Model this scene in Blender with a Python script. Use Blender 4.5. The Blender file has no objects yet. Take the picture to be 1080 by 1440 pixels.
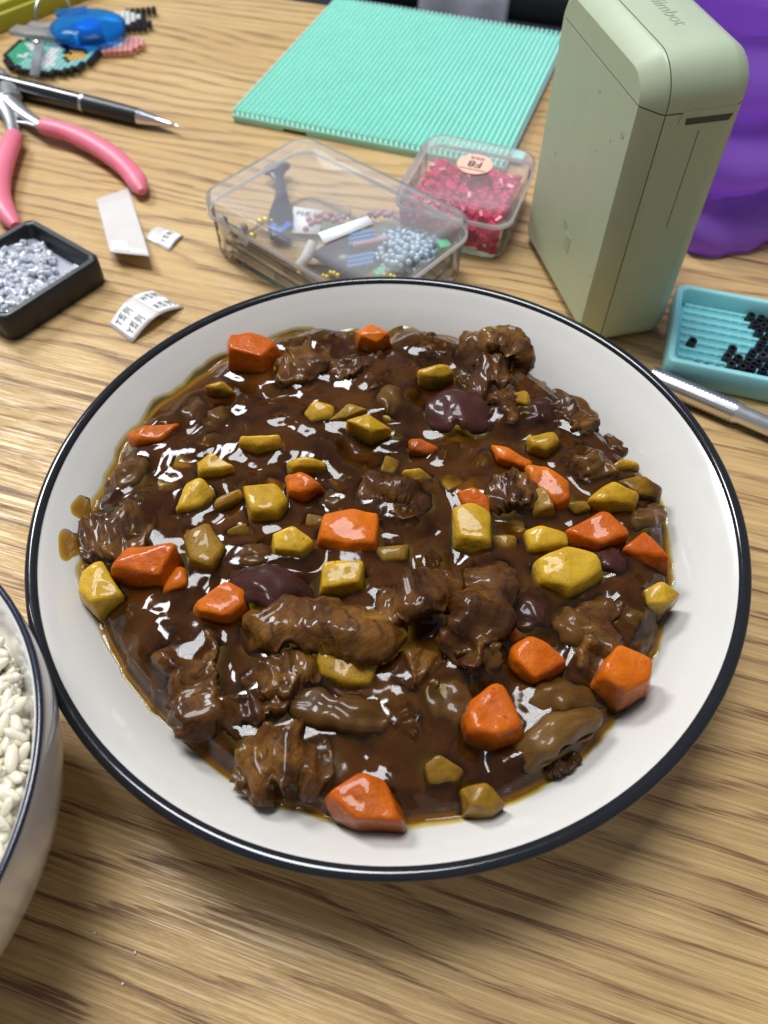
import bpy, bmesh, math, random
import numpy as np
from mathutils import Vector, Matrix, noise as mnoise
from mathutils.geometry import convex_hull_2d
random.seed(7); RNG = np.random.default_rng(7)
sc = bpy.context.scene
COL = sc.collection
R_ = math.radians
# 1 Blender unit = 10 cm
# ------------------------------------------------------------------ camera
PITCH, ROLL, FPX, HC = R_(54.27), R_(0.2), 1100.0, 2.2893
_f = Vector((0, math.cos(PITCH), -math.sin(PITCH))); _r0 = Vector((1, 0, 0)); _u0 = _r0.cross(_f)
_r = _r0*math.cos(ROLL) + _u0*math.sin(ROLL); _u = -_r0*math.sin(ROLL) + _u0*math.cos(ROLL)
cam = bpy.data.cameras.new('camera'); camo = bpy.data.objects.new('camera', cam); COL.objects.link(camo)
mw = Matrix.Identity(4)
for i in range(3):
    mw[i][0] = _r[i]; mw[i][1] = _u[i]; mw[i][2] = -_f[i]
mw[2][3] = HC
camo.matrix_world = mw
cam.sensor_fit = 'VERTICAL'; cam.sensor_height = 24; cam.sensor_width = 18
cam.lens = 24*FPX/1440; cam.clip_start = 0.05; cam.clip_end = 200
cam.dof.use_dof = True; cam.dof.focus_distance = 2.30; cam.dof.aperture_fstop = 0.95
sc.camera = camo
# ------------------------------------------------------------------ world, lamps, exposure
w = bpy.data.worlds.new('World'); sc.world = w; w.use_nodes = True
bg = w.node_tree.nodes['Background']; bg.inputs[0].default_value = (0.86, 0.92, 1.0, 1); bg.inputs[1].default_value = 0.26

def area(name, loc, target, sx, sy, power, col=(1, 1, 1), rz=0.0):
    l = bpy.data.lights.new(name, 'AREA'); l.shape = 'RECTANGLE'; l.size = sx; l.size_y = sy; l.energy = power; l.color = col
    o = bpy.data.objects.new(name, l); COL.objects.link(o); o.location = loc
    d = Vector(target) - Vector(loc)
    o.rotation_euler = d.to_track_quat('-Z', 'Y').to_euler(); o.rotation_euler.rotate_axis('Z', rz)
    return o
area('ceiling_panel', (-2.2, 6.2, 19), (-.6, 2.4, 0), 6.6, 6.8, 3450, (0.95, 0.975, 1.0), R_(20))
area('ceiling_panel_rear', (-14, 17, 19), (0, 3.5, 0), 5, 8, 4800, (0.95, 0.975, 1.0), R_(20))
sc.view_settings.view_transform = 'Standard'; sc.view_settings.look = 'None'
sc.view_settings.exposure = 0.0; sc.view_settings.gamma = 1.0
sc.render.engine = 'CYCLES'
try:
    sc.cycles.use_denoising = True; sc.cycles.max_bounces = 10; sc.cycles.transparent_max_bounces = 24
    sc.cycles.caustics_reflective = False; sc.cycles.caustics_refractive = False; sc.cycles.sample_clamp_indirect = 4
except Exception: pass

# ------------------------------------------------------------------ helpers
def at(px, py, z=0.0):
    """point on the plane at height z seen at photograph pixel px, py"""
    d = _r*(px-540) - _u*(py-720) + _f*FPX
    t = (HC - z)/(-d.z)
    return Vector((d.x*t, d.y*t, z))
def pxs(px, py, z=0.0):
    return (at(px+1, py, z) - at(px, py, z)).length
def tag(o, label=None, cat=None, group=None, kind=None):
    if label: o['label'] = label
    if cat: o['category'] = cat
    if group: o['group'] = group
    if kind: o['kind'] = kind
    return o
def thing(name, label, cat, loc=(0, 0, 0), group=None, rz=0.0):
    o = bpy.data.objects.new(name, None); o.empty_display_size = .05; COL.objects.link(o)
    o.location = loc; o.rotation_euler = (0, 0, rz)
    return tag(o, label, cat, group)
def link(name, me, parent=None, loc=None, rot=None):
    o = bpy.data.objects.new(name, me); COL.objects.link(o)
    if parent is not None: o.parent = parent
    if loc is not None: o.location = loc
    if rot is not None: o.rotation_euler = rot
    return o
def from_bm(name, bm, m=None, parent=None, smooth=True, loc=None, rot=None, angle=None):
    me = bpy.data.meshes.new(name); bmesh.ops.recalc_face_normals(bm, faces=bm.faces[:]); bm.to_mesh(me); bm.free()
    if m is not None: me.materials.append(m)
    if smooth:
        me.shade_smooth()
        if angle is not None: me.set_sharp_from_angle(angle=R_(angle))
    return link(name, me, parent, loc, rot)
def from_py(name, V, F, m=None, parent=None, smooth=True, loc=None, angle=None):
    me = bpy.data.meshes.new(name); me.from_pydata([tuple(map(float, v)) for v in V], [], F); me.update()
    if m is not None: me.materials.append(m)
    if smooth:
        me.shade_smooth()
        if angle is not None: me.set_sharp_from_angle(angle=R_(angle))
    return link(name, me, parent, loc)
def rel(o, root):
    """the mesh was made in world coordinates: make it local to its root"""
    M = Matrix.LocRotScale(root.location, root.rotation_euler.to_quaternion(), root.scale).inverted()
    o.data.transform(M); o.parent = root
    return o
def bm_box(bm, c, s, rz=0.0, bev=0.0, seg=2):
    M = Matrix.Translation(c) @ Matrix.Rotation(rz, 4, 'Z') @ Matrix.Diagonal((s[0], s[1], s[2], 1))
    g = bmesh.ops.create_cube(bm, size=1, matrix=M)
    if bev: 
        es = list({e for v in g['verts'] for e in v.link_edges})
        bmesh.ops.bevel(bm, geom=es, offset=bev, segments=seg, affect='EDGES', profile=.5)
def box(name, c, s, m, parent=None, rz=0.0, bev=0.0, seg=2, smooth=True):
    bm = bmesh.new(); bm_box(bm, c, s, rz, bev, seg)
    return from_bm(name, bm, m, parent, smooth, angle=40)
def rrect(sx, sy, r, n=6):
    P = []
    for cx, cy, a0 in ((sx/2-r, sy/2-r, 0), (-sx/2+r, sy/2-r, 90), (-sx/2+r, -sy/2+r, 180), (sx/2-r, -sy/2+r, 270)):
        for k in range(n+1):
            a = R_(a0 + 90*k/n); P.append((cx + r*math.cos(a), cy + r*math.sin(a)))
    return P
def loft(name, rings, m, parent=None, cap0=True, cap1=True, angle=40, closed=False, smooth=True):
    """rings: list of equal-length lists of 3D points"""
    n = len(rings[0]); V = [p for r in rings for p in r]; F = []
    L = len(rings)
    for i in range(L if closed else L-1):
        j = (i+1) % L
        for k in range(n):
            F.append((i*n+k, i*n+(k+1) % n, j*n+(k+1) % n, j*n+k))
    if not closed:
        if cap0: F.append(tuple(range(n-1, -1, -1)))
        if cap1: F.append(tuple((L-1)*n+k for k in range(n)))
    o = from_py(name, V, F, m, parent, smooth, angle=angle)
    bm = bmesh.new(); bm.from_mesh(o.data); bmesh.ops.recalc_face_normals(bm, faces=bm.faces[:]); bm.to_mesh(o.data); bm.free()
    if smooth:
        o.data.shade_smooth(); o.data.set_sharp_from_angle(angle=R_(angle))
    return o
def tube(name, path, radii, m, parent=None, n=12, flat=1.0, cap=True, angle=50):
    path = [Vector(p) for p in path]
    if not hasattr(radii, '__len__'): radii = [radii]*len(path)
    rings = []
    for i, p in enumerate(path):
        t = (path[min(i+1, len(path)-1)] - path[max(i-1, 0)]).normalized()
        up = Vector((0, 0, 1)) if abs(t.z) < .95 else Vector((0, 1, 0))
        s = t.cross(up).normalized(); u = s.cross(t)
        rings.append([p + s*(math.cos(2*math.pi*k/n)*radii[i]) + u*(math.sin(2*math.pi*k/n)*radii[i]*flat) for k in range(n)])
    return loft(name, rings, m, parent, cap, cap, angle)
def smooth_path(P, n):
    """Catmull-Rom through tuples of any length"""
    P = [np.array(p, float) for p in P]; Q = [2*P[0]-P[1]] + P + [2*P[-1]-P[-2]]; out = []
    for i in range(n):
        s = i/(n-1)*(len(P)-1); k = min(int(s), len(P)-2); t = s-k
        a, b, c, d = Q[k:k+4]
        out.append(.5*((2*b) + (c-a)*t + (2*a-5*b+4*c-d)*t*t + (3*b-a-3*c+d)*t**3))
    return out
def lathe(name, prof, m, parent=None, n=128, loc=None, angle=60):
    V = []; F = []
    for r, z in prof:
        for k in range(n):
            a = 2*math.pi*k/n; V.append((r*math.cos(a), r*math.sin(a), z))
    for i in range(len(prof)-1):
        for k in range(n):
            F.append((i*n+k, i*n+(k+1) % n, (i+1)*n+(k+1) % n, (i+1)*n+k))
    o = from_py(name, V, F, m, parent, True, loc)
    bm = bmesh.new(); bm.from_mesh(o.data); bmesh.ops.remove_doubles(bm, verts=bm.verts[:], dist=1e-5)
    bmesh.ops.recalc_face_normals(bm, faces=bm.faces[:]); bm.to_mesh(o.data); bm.free()
    o.data.shade_smooth(); o.data.set_sharp_from_angle(angle=R_(angle))
    return o
def text_mesh(body, size=1.0, bold=0.0):
    """flat lettering as a mesh, its box centred on the origin, its height = size"""
    c = bpy.data.curves.new('lettering', 'FONT'); c.body = body; c.align_x = 'CENTER'; c.offset = bold
    o = bpy.data.objects.new('lettering', c); COL.objects.link(o)
    dg = bpy.context.evaluated_depsgraph_get(); dg.update()
    me = bpy.data.meshes.new_from_object(o.evaluated_get(dg))
    bpy.data.objects.remove(o); bpy.data.curves.remove(c)
    V = np.array([v.co[:] for v in me.vertices])
    lo, hi = V.min(0), V.max(0); s = size/max(hi[1]-lo[1], 1e-6)
    for v in me.vertices:
        v.co = ((v.co.x-(lo[0]+hi[0])/2)*s, (v.co.y-(lo[1]+hi[1])/2)*s, 0)
    return me

# numpy value noise
_perm = RNG.permutation(4096); _val = RNG.uniform(-1, 1, 4096)
def vn(x, y, seed=0):
    xi = np.floor(x).astype(int); yi = np.floor(y).astype(int); fx = x-xi; fy = y-yi
    fx = fx*fx*fx*(fx*(fx*6-15)+10); fy = fy*fy*fy*(fy*(fy*6-15)+10)
    def h(a, b): return _val[_perm[(_perm[(a+seed*131) & 4095] + b) & 4095]]
    return (h(xi, yi)*(1-fx)+h(xi+1, yi)*fx)*(1-fy) + (h(xi, yi+1)*(1-fx)+h(xi+1, yi+1)*fx)*fy

# ------------------------------------------------------------------ materials
class N:
    """small node-graph helper"""
    def __init__(s, name):
        s.m = bpy.data.materials.new(name); s.m.use_nodes = True; s.t = s.m.node_tree
        s.b = s.t.nodes['Principled BSDF']; s.out = s.t.nodes['Material Output']
    def n(s, typ, **kw):
        x = s.t.nodes.new(typ)
        for k, v in kw.items(): setattr(x, k, v)
        return x
    def l(s, a, b): s.t.links.new(a, b)
    def set(s, **kw):
        for k, v in kw.items():
            i = s.b.inputs[k.replace('_', ' ')]
            i.default_value = (*v, 1) if isinstance(v, tuple) and len(v) == 3 and i.type == 'RGBA' else v
        return s
    def pos(s): return s.n('ShaderNodeNewGeometry').outputs['Position']
    def obj(s): return s.n('ShaderNodeTexCoord').outputs['Object']
    def mapping(s, vec, scale=(1, 1, 1), rot=(0, 0, 0), loc=(0, 0, 0)):
        x = s.n('ShaderNodeMapping'); x.inputs['Scale'].default_value = scale; x.inputs['Rotation'].default_value = rot; x.inputs['Location'].default_value = loc
        s.l(vec, x.inputs['Vector']); return x.outputs[0]
    def noise(s, vec, scale=5, detail=3, rough=.5, dist=0):
        x = s.n('ShaderNodeTexNoise'); x.inputs['Scale'].default_value = scale; x.inputs['Detail'].default_value = detail
        x.inputs['Roughness'].default_value = rough; x.inputs['Distortion'].default_value = dist
        s.l(vec, x.inputs['Vector']); return x.outputs['Fac']
    def ramp(s, fac, stops, interp='LINEAR'):
        x = s.n('ShaderNodeValToRGB'); x.color_ramp.interpolation = interp; e = x.color_ramp.elements
        while len(e) < len(stops): e.new(.5)
        for k, (p, c) in enumerate(stops):
            e[k].position = p; e[k].color = (c, c, c, 1) if not hasattr(c, '__len__') else (*c, 1)
        s.l(fac, x.inputs[0]); return x.outputs[0]
    def mix(s, fac, a, b, typ='MIX'):
        x = s.n('ShaderNodeMix', data_type='RGBA', blend_type=typ)
        for v, i in ((fac, 0), (a, 6), (b, 7)):
            if hasattr(v, 'node'): s.l(v, x.inputs[i])
            else: x.inputs[i].default_value = v if i == 0 else (*v, 1)
        return x.outputs[2]
    def math(s, op, a, b=0.0, c=None, clamp=False):
        x = s.n('ShaderNodeMath', operation=op); x.use_clamp = clamp
        for k, v in enumerate((a, b, c)):
            if v is None: continue
            if hasattr(v, 'node'): s.l(v, x.inputs[k])
            else: x.inputs[k].default_value = v
        return x.outputs[0]
    def bump(s, h, strength=.3, dist=.01, normal=None):
        x = s.n('ShaderNodeBump'); x.inputs['Strength'].default_value = strength; x.inputs['Distance'].default_value = dist
        s.l(h, x.inputs['Height'])
        if normal is not None: s.l(normal, x.inputs['Normal'])
        s.l(x.outputs[0], s.b.inputs['Normal']); return x.outputs[0]
    def color(s, c): s.l(c, s.b.inputs['Base Color']); return s
def plain(name, col, rough=.5, metal=0.0, var=.06, bump=0.0, bscale=30, **kw):
    g = N(name); g.set(Base_Color=col, Roughness=rough, Metallic=metal, **kw)
    g.b.inputs['Subsurface Radius'].default_value = (1.0, .95, .9)
    f = g.noise(g.obj(), 9, 4, .6)
    g.color(g.mix(g.ramp(f, [(.3, 0.), (.7, 1.)]), tuple(c*(1-var) for c in col), tuple(min(1, c*(1+var)) for c in col)))
    r = g.noise(g.obj(), 23, 3, .6); g.l(g.math('MULTIPLY_ADD', r, .12, max(rough-.06, .02)), g.b.inputs['Roughness'])
    if bump: g.bump(g.noise(g.obj(), bscale, 4, .6), bump, .01)
    return g.m
def clear(name, tint=(.97, .97, .98), body=(.8, .8, .82), haze=.12, edge=.35, rough=.12):
    """thin clear plastic: mostly see-through, milkier where seen edge-on, glossy"""
    g = N(name); g.t.nodes.remove(g.b)
    df = g.n('ShaderNodeBsdfDiffuse'); df.inputs[0].default_value = (*body, 1)
    tl = g.n('ShaderNodeBsdfTranslucent'); tl.inputs[0].default_value = (*body, 1)
    mb = g.n('ShaderNodeMixShader'); mb.inputs[0].default_value = .5; g.l(df.outputs[0], mb.inputs[1]); g.l(tl.outputs[0], mb.inputs[2])
    tr = g.n('ShaderNodeBsdfTransparent'); tr.inputs[0].default_value = (*tint, 1)
    lw = g.n('ShaderNodeLayerWeight'); lw.inputs[0].default_value = .25
    nz = g.noise(g.obj(), 6, 3)
    fac = g.math('ADD', g.math('MULTIPLY_ADD', lw.outputs['Facing'], edge, haze), g.math('MULTIPLY', nz, .04), clamp=True)
    mx = g.n('ShaderNodeMixShader'); g.l(fac, mx.inputs[0]); g.l(tr.outputs[0], mx.inputs[1]); g.l(mb.outputs[0], mx.inputs[2])
    gl = g.n('ShaderNodeBsdfGlossy'); gl.inputs['Roughness'].default_value = rough*.7
    fr = g.n('ShaderNodeFresnel'); fr.inputs[0].default_value = 1.13
    m2 = g.n('ShaderNodeMixShader'); g.l(fr.outputs[0], m2.inputs[0]); g.l(mx.outputs[0], m2.inputs[1]); g.l(gl.outputs[0], m2.inputs[2])
    g.l(m2.outputs[0], g.out.inputs['Surface'])
    return g.m

GRAIN = R_(-17.5)
def wood():
    g = N('wood_laminate'); p = g.pos()
    q = g.mapping(p, rot=(0, 0, -GRAIN))                       # x along the grain
    warp = g.noise(g.mapping(q, (.30, 1.0, 1)), 1.5, 2, .5)
    warp2 = g.noise(g.mapping(q, (.55, 3.2, 1)), 1.7, 3, .55)
    sx = g.n('ShaderNodeSeparateXYZ'); g.l(q, sx.inputs[0])
    v = g.math('ADD', g.math('MULTIPLY', sx.outputs['Y'], 11.0), g.math('ADD', g.math('MULTIPLY', warp, 7.0), g.math('MULTIPLY', warp2, 1.4)))
    fray = g.noise(g.mapping(q, (1.1, 85, 1)), 1.0, 4, .7)
    v = g.math('ADD', v, g.math('MULTIPLY_ADD', fray, .9, -.45))
    saw = g.math('FRACT', v)
    band = g.ramp(saw, [(0.0, .05), (.45, .0), (.70, .40), (.82, 1.0), (.95, 1.0), (1.0, .05)])
    cell = g.noise(g.mapping(q, (.25, 2.2, 1)), 2.1, 2, .5)
    band = g.math('MULTIPLY', band, g.ramp(cell, [(.30, .40), (.52, 1.0)]))
    dash = g.noise(g.mapping(q, (1.9, 100, 1)), 1.0, 4, .68)
    dashm = g.ramp(dash, [(.46, 0.), (.56, 1.)])
    fine = g.noise(g.mapping(q, (1.2, 40, 1)), 2.0, 3, .6)
    tone = g.noise(g.mapping(q, (.5, 1.6, 1)), 1.2, 3, .55)
    base = g.mix(g.ramp(tone, [(.3, 0.), (.7, 1.)]), (.57, .360, .142), (.69, .475, .215))
    base = g.mix(g.math('MULTIPLY', g.ramp(fine, [(.35, 0.), (.7, 1.)]), .35), base, (.40, .245, .085))
    dark = g.math('MULTIPLY', band, g.math('MULTIPLY_ADD', dashm, .65, .42), clamp=True)
    colr = g.mix(g.math('MULTIPLY', dark, .90), base, (.155, .068, .027))
    colr = g.mix(g.math('MULTIPLY', dashm, .24), colr, (.17, .08, .03))
    pore = g.noise(g.mapping(q, (4.5, 150, 1)), 1.0, 3, .6)
    porem = g.math('MULTIPLY', g.ramp(pore, [(.585, 0.), (.64, 1.)]), g.math('MULTIPLY_ADD', band, .55, .15))
    colr = g.mix(porem, colr, (.11, .045, .018))
    g.color(colr)
    g.l(g.math('MULTIPLY_ADD', dark, .14, .34), g.b.inputs['Roughness'])
    hgt = g.math('ADD', g.math('MULTIPLY', dashm, -.6), g.math('MULTIPLY', fine, .6))
    g.bump(hgt, .42, .006)
    g.set(Specular_IOR_Level=.5)
    return g.m
M = {}
M['wood'] = wood()
def ceramic(name, col, rel_=0.0):
    g = N(name); g.set(Base_Color=col, Roughness=.16, Coat_Weight=.5, Coat_Roughness=.06, Coat_IOR=1.45)
    p = g.obj(); f = g.noise(p, 3.2, 3, .5)
    g.color(g.mix(f, tuple(c*.96 for c in col), tuple(min(1, c*1.02) for c in col)))
    h = g.noise(p, 4.5, 2, .45, .3)
    g.bump(h, .10 + rel_, .03)
    return g.m
M['ceramic'] = ceramic('white_glazed_ceramic', (.635, .605, .56))
M['ceramic_bowl'] = ceramic('bowl_glazed_ceramic', (.74, .73, .73), .25)
M['black_glaze'] = plain('black_rim_glaze', (.008, .009, .012), .12, Coat_Weight=.25, Coat_Roughness=.05)
M['navy_glaze'] = plain('navy_rim_glaze', (.012, .014, .035), .18, Coat_Weight=.5)

SAUCE_D, SAUCE_M = (.024, .0066, .0010), (.076, .0250, .0038)
def sauce_mat():
    """gravy: cloudy brown where deep, clear amber where only a film lies over a piece or the plate (depth is the film's thickness)"""
    g = N('curry_sauce'); p = g.pos()
    a = g.noise(p, 4.0, 4, .6, .6); b = g.noise(p, 70, 3, .6)
    c = g.mix(g.ramp(a, [(.32, 0.), (.66, 1.)]), SAUCE_D, SAUCE_M)
    c = g.mix(g.math('MULTIPLY', g.ramp(b, [(.60, 0.), (.75, 1.)]), .30), c, (.11, .045, .012))
    sp = g.noise(p, 120, 2, .5)
    c = g.mix(g.math('MULTIPLY', g.ramp(sp, [(.68, 0.), (.74, 1.)]), .6), c, (.012, .005, .002))
    at_ = g.n('ShaderNodeAttribute', attribute_name='depth')
    d = g.math('MULTIPLY', at_.outputs['Fac'], g.math('MULTIPLY_ADD', g.noise(p, 18, 3, .6), 1.0, .5))
    wf = g.n('ShaderNodeAttribute', attribute_name='film')
    am = g.math('EXPONENT', g.math('MULTIPLY', g.math('POWER', g.math('MULTIPLY', wf.outputs['Fac'], 40.0), 2.0), -1.0))
    g.color(g.mix(am, c, (.34, .135, .006)))
    comb = g.n('ShaderNodeCombineColor')
    for k, q in enumerate((.5, 20.0, 130.0)): g.l(g.math('EXPONENT', g.math('MULTIPLY', d, -q)), comb.inputs[k])
    tr = g.n('ShaderNodeBsdfTransparent'); g.l(comb.outputs[0], tr.inputs[0])
    alpha = g.math('SUBTRACT', 1.0, g.math('EXPONENT', g.math('MULTIPLY', g.math('POWER', g.math('MULTIPLY', d, 62.0), 1.7), -1.0)))
    g.set(Roughness=.5, Specular_IOR_Level=0.0)
    mx = g.n('ShaderNodeMixShader'); g.l(alpha, mx.inputs[0]); g.l(tr.outputs[0], mx.inputs[1]); g.l(g.b.outputs[0], mx.inputs[2])
    h = g.math('ADD', g.math('MULTIPLY', g.noise(p, 26, 3, .55), .8), g.math('MULTIPLY', b, .22))
    bm_ = g.n('ShaderNodeBump'); bm_.inputs['Strength'].default_value = .035; bm_.inputs['Distance'].default_value = .012; g.l(h, bm_.inputs['Height'])
    gl = g.n('ShaderNodeBsdfGlossy'); g.l(g.math('MULTIPLY_ADD', g.noise(p, 9, 3), .12, .02), gl.inputs['Roughness']); g.l(bm_.outputs[0], gl.inputs['Normal'])
    fr = g.n('ShaderNodeFresnel'); fr.inputs[0].default_value = 1.42; g.l(bm_.outputs[0], fr.inputs['Normal'])
    m2 = g.n('ShaderNodeMixShader'); g.l(fr.outputs[0], m2.inputs[0]); g.l(mx.outputs[0], m2.inputs[1]); g.l(gl.outputs[0], m2.inputs[2])
    g.l(m2.outputs[0], g.out.inputs['Surface'])
    return g.m
M['sauce'] = sauce_mat()
def food(name, c1, c2, cover=.5, vein=None, scale=9, sss=.25, bump=.42, bscale=44, stain=(.060, .021, .004), z0=.345, dz=.06, rough=.34):
    """c1..c2 flesh colours, with a film of sauce that lies thicker low down and in patches"""
    g = N(name); p = g.pos(); ob = g.n('ShaderNodeObjectInfo')
    f = g.noise(p, scale, 4, .6)
    f = g.math('ADD', f, g.math('MULTIPLY_ADD', ob.outputs['Random'], .35, -.17))
    c = g.mix(g.ramp(f, [(.30, 0.), (.70, 1.)]), c1, c2)
    if vein:                                                   # fine lines running the length of an onion layer
        va = g.n('ShaderNodeAttribute', attribute_name='across')
        vv = g.n('ShaderNodeCombineXYZ'); g.l(g.math('MULTIPLY', va.outputs['Fac'], 7.0), vv.inputs[0]); g.l(g.math('MULTIPLY', ob.outputs['Random'], 40.0), vv.inputs[1])
        c = g.mix(g.math('MULTIPLY', g.ramp(g.noise(vv.outputs[0], 1.6, 3, .6), [(.40, 0.), (.70, 1.)]), .32), c, vein)
    sx = g.n('ShaderNodeSeparateXYZ'); g.l(p, sx.inputs[0])
    low = g.math('DIVIDE', g.math('SUBTRACT', z0+dz, sx.outputs['Z']), dz)
    k = g.math('ADD', g.math('MULTIPLY', low, .55), g.math('MULTIPLY_ADD', g.noise(p, 11, 4, .65), 1.9, cover-1.33))
    k = g.math('ADD', k, g.math('MULTIPLY_ADD', g.math('FRACT', g.math('MULTIPLY', ob.outputs['Random'], 7.31)), .5, -.22))
    c = g.mix(g.math('MULTIPLY', g.ramp(k, [(.05, 0.), (1.0, 1.)]), .92), c, stain)
    sp = g.noise(p, 75, 2, .5)
    c = g.mix(g.math('MULTIPLY', g.ramp(sp, [(.66, 0.), (.74, 1.)]), .5), c, stain)
    g.color(c)
    g.set(Roughness=rough, IOR=1.42, Subsurface_Weight=sss, Subsurface_Scale=.05, Specular_IOR_Level=.12, Coat_Weight=.42, Coat_Roughness=.05, Coat_IOR=1.38)
    g.b.inputs['Subsurface Radius'].default_value = (1.0, .5, .2)
    h = g.math('ADD', g.noise(p, bscale, 4, .6), g.math('MULTIPLY', g.noise(p, bscale*.3, 2), .8))
    g.bump(h, bump, .012)
    return g.m
M['carrot'] = food('cooked_carrot', (.42, .076, .003), (.57, .135, .005), .44, sss=.3)
M['potato'] = food('cooked_potato', (.36, .195, .007), (.54, .330, .022), .52, sss=.5)
M['potato_dull'] = food('sauce_soaked_potato', (.22, .115, .010), (.33, .18, .016), .55, sss=.2)
M['onion_purple'] = food('purple_onion', (.034, .0105, .0085), (.060, .019, .014), .45, sss=.15, bump=.12, stain=(.03, .010, .006), vein=(.085, .028, .022))
M['onion_pale'] = food('stewed_onion', (.065, .030, .007), (.14, .068, .016), .46, sss=.3, bump=.12, vein=(.30, .165, .055))
M['onion_brown'] = food('brown_onion', (.050, .021, .005), (.105, .048, .009), .50, sss=.2, bump=.14, vein=(.16, .072, .016))
def meat_mat():
    g = N('braised_beef'); p = g.pos(); tc = g.obj(); oi = g.n('ShaderNodeObjectInfo')
    rot = g.n('ShaderNodeVectorRotate', rotation_type='Z_AXIS'); g.l(tc, rot.inputs['Vector']); g.l(g.math('MULTIPLY', oi.outputs['Random'], 6.0), rot.inputs['Angle'])
    q = rot.outputs[0]
    f = g.noise(p, 6.5, 4, .6, .4)
    f = g.math('ADD', f, g.math('MULTIPLY_ADD', oi.outputs['Random'], .20, -.10))
    c = g.ramp(f, [(.28, (.028, .0080, .0016)), (.46, (.078, .027, .0042)), (.62, (.155, .062, .0088)), (.80, (.27, .125, .020))])
    fib = g.noise(g.mapping(q, (9, 48, 30)), 1.2, 3, .62, 1.2)
    crack = g.noise(g.mapping(q, (22, 9, 16)), 1.1, 4, .65, 1.0)
    c = g.mix(g.math('MULTIPLY', g.ramp(fib, [(.38, 1.), (.58, 0.)]), .38), c, (.030, .011, .004))
    c = g.mix(g.math('MULTIPLY', g.ramp(crack, [(.36, 1.), (.46, 0.)]), .75), c, (.020, .007, .003))
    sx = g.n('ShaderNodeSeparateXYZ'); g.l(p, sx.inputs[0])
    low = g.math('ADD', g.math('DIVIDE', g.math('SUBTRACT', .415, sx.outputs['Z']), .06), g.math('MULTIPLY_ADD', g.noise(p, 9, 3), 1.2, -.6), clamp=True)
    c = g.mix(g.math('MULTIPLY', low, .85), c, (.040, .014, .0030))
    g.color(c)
    g.set(Roughness=.48, IOR=1.42, Specular_IOR_Level=.12, Coat_Weight=.55, Coat_Roughness=.07, Coat_IOR=1.38)
    h = g.math('ADD', g.math('MULTIPLY', fib, 1.3), g.math('ADD', g.math('MULTIPLY', g.noise(p, 48, 4, .7), .8), g.math('MULTIPLY', crack, .9)))
    g.bump(h, .30, .012)
    return g.m
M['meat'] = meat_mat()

M['mint'] = plain('mint_silicone', (.40, .83, .71), .45, var=.03, Subsurface_Weight=.1, Subsurface_Scale=.05)
M['sage'] = plain('sage_plastic', (.41, .475, .325), .42, var=.03, bump=.08, bscale=220)
M['mark'] = plain('faded_grey_print', (.33, .385, .275), .5)
M['sage_dark'] = plain('sage_shadow_gap', (.05, .06, .04), .6)
M['smudge'] = plain('grey_scuff', (.22, .24, .19), .5)
M['black_plastic'] = plain('black_plastic', (.012, .013, .016), .38, bump=.05, bscale=80)
M['black_gloss'] = plain('black_lacquer', (.010, .011, .014), .22, Coat_Weight=.4)
M['turq'] = plain('turquoise_plastic', (.34, .76, .80), .40, var=.03, Subsurface_Weight=.1, Subsurface_Scale=.04)
M['turq_deep'] = plain('turquoise_tray_floor', (.15, .58, .62), .45, var=.04)
M['bead_black'] = plain('black_bead', (.008, .008, .011), .32)
M['chrome'] = plain('chrome', (.72, .72, .74), .16, 1.0)
M['steel'] = plain('brushed_steel', (.50, .50, .51), .34, 1.0, bump=.1, bscale=60)
M['alu'] = plain('aluminium', (.80, .80, .82), .30, 1.0)
M['pink'] = plain('pink_grip', (.70, .16, .235), .42, var=.05, bump=.05, bscale=40, Subsurface_Weight=.1, Subsurface_Scale=.05)
M['paper'] = plain('white_paper', (.80, .80, .80), .6, var=.02)
M['backing'] = plain('waxed_backing_paper', (.62, .58, .56), .4, var=.03)
M['ink'] = plain('black_ink', (.02, .02, .022), .6)
M['lime'] = plain('lime_plastic', (.36, .37, .020), .38)
M['navy'] = plain('navy_enamel', (.012, .022, .065), .30)
M['blue'] = plain('blue_plastic', (.02, .16, .60), .35)
M['sky_bead'] = plain('light_blue_bead', (.10, .30, .62), .4)
M['gold'] = plain('yellow_gold', (.72, .55, .05), .28, .5)
M['pearl'] = plain('blue_grey_pearl', (.34, .50, .64), .22, .10, Coat_Weight=.5)
M['pink_pearl'] = plain('dusty_pink_pearl', (.48, .26, .28), .28)
M['tan'] = plain('tan_wood_ring', (.33, .22, .10), .5)
M['grey_bead'] = plain('smoky_grey_bead', (.13, .13, .13), .35)
M['green_bead'] = plain('green_bead', (.10, .52, .27), .45)
M['white_plastic'] = plain('white_plastic', (.72, .71, .68), .4)
M['peach'] = plain('peach_sticker', (.80, .50, .38), .5, var=.02)
M['clearbox'] = clear('clear_box_plastic', (.99, .99, .99), (.95, .95, .96), .03, .13)
M['clearlid'] = clear('clear_lid_plastic', (.98, .985, .99), (.98, .98, .99), .12, .36)
M['clearedge'] = clear('milky_lid_edge', (.97, .97, .98), (.97, .97, .99), .46, .30)
M['smoke'] = clear('smoky_grey_film', (.93, .93, .97), (.6, .6, .7), .05, .2)
M['violetfilm'] = clear('violet_tinted_film', (.62, .55, .74), (.30, .25, .42), .25, .2)
M['clearclip'] = clear('clear_clip_plastic', (.88, .89, .92), (.55, .56, .60), .25, .5)
def trans(name, col, tr=.6, rough=.12, ior=1.45, **kw):
    g = N(name); g.set(Base_Color=col, Roughness=rough, Transmission_Weight=tr, IOR=ior, **kw)
    f = g.noise(g.pos(), 7, 3); g.l(g.mix(f, tuple(c*.85 for c in col), tuple(min(1, c*1.12) for c in col)), g.b.inputs['Base Color'])
    return g.m
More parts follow.
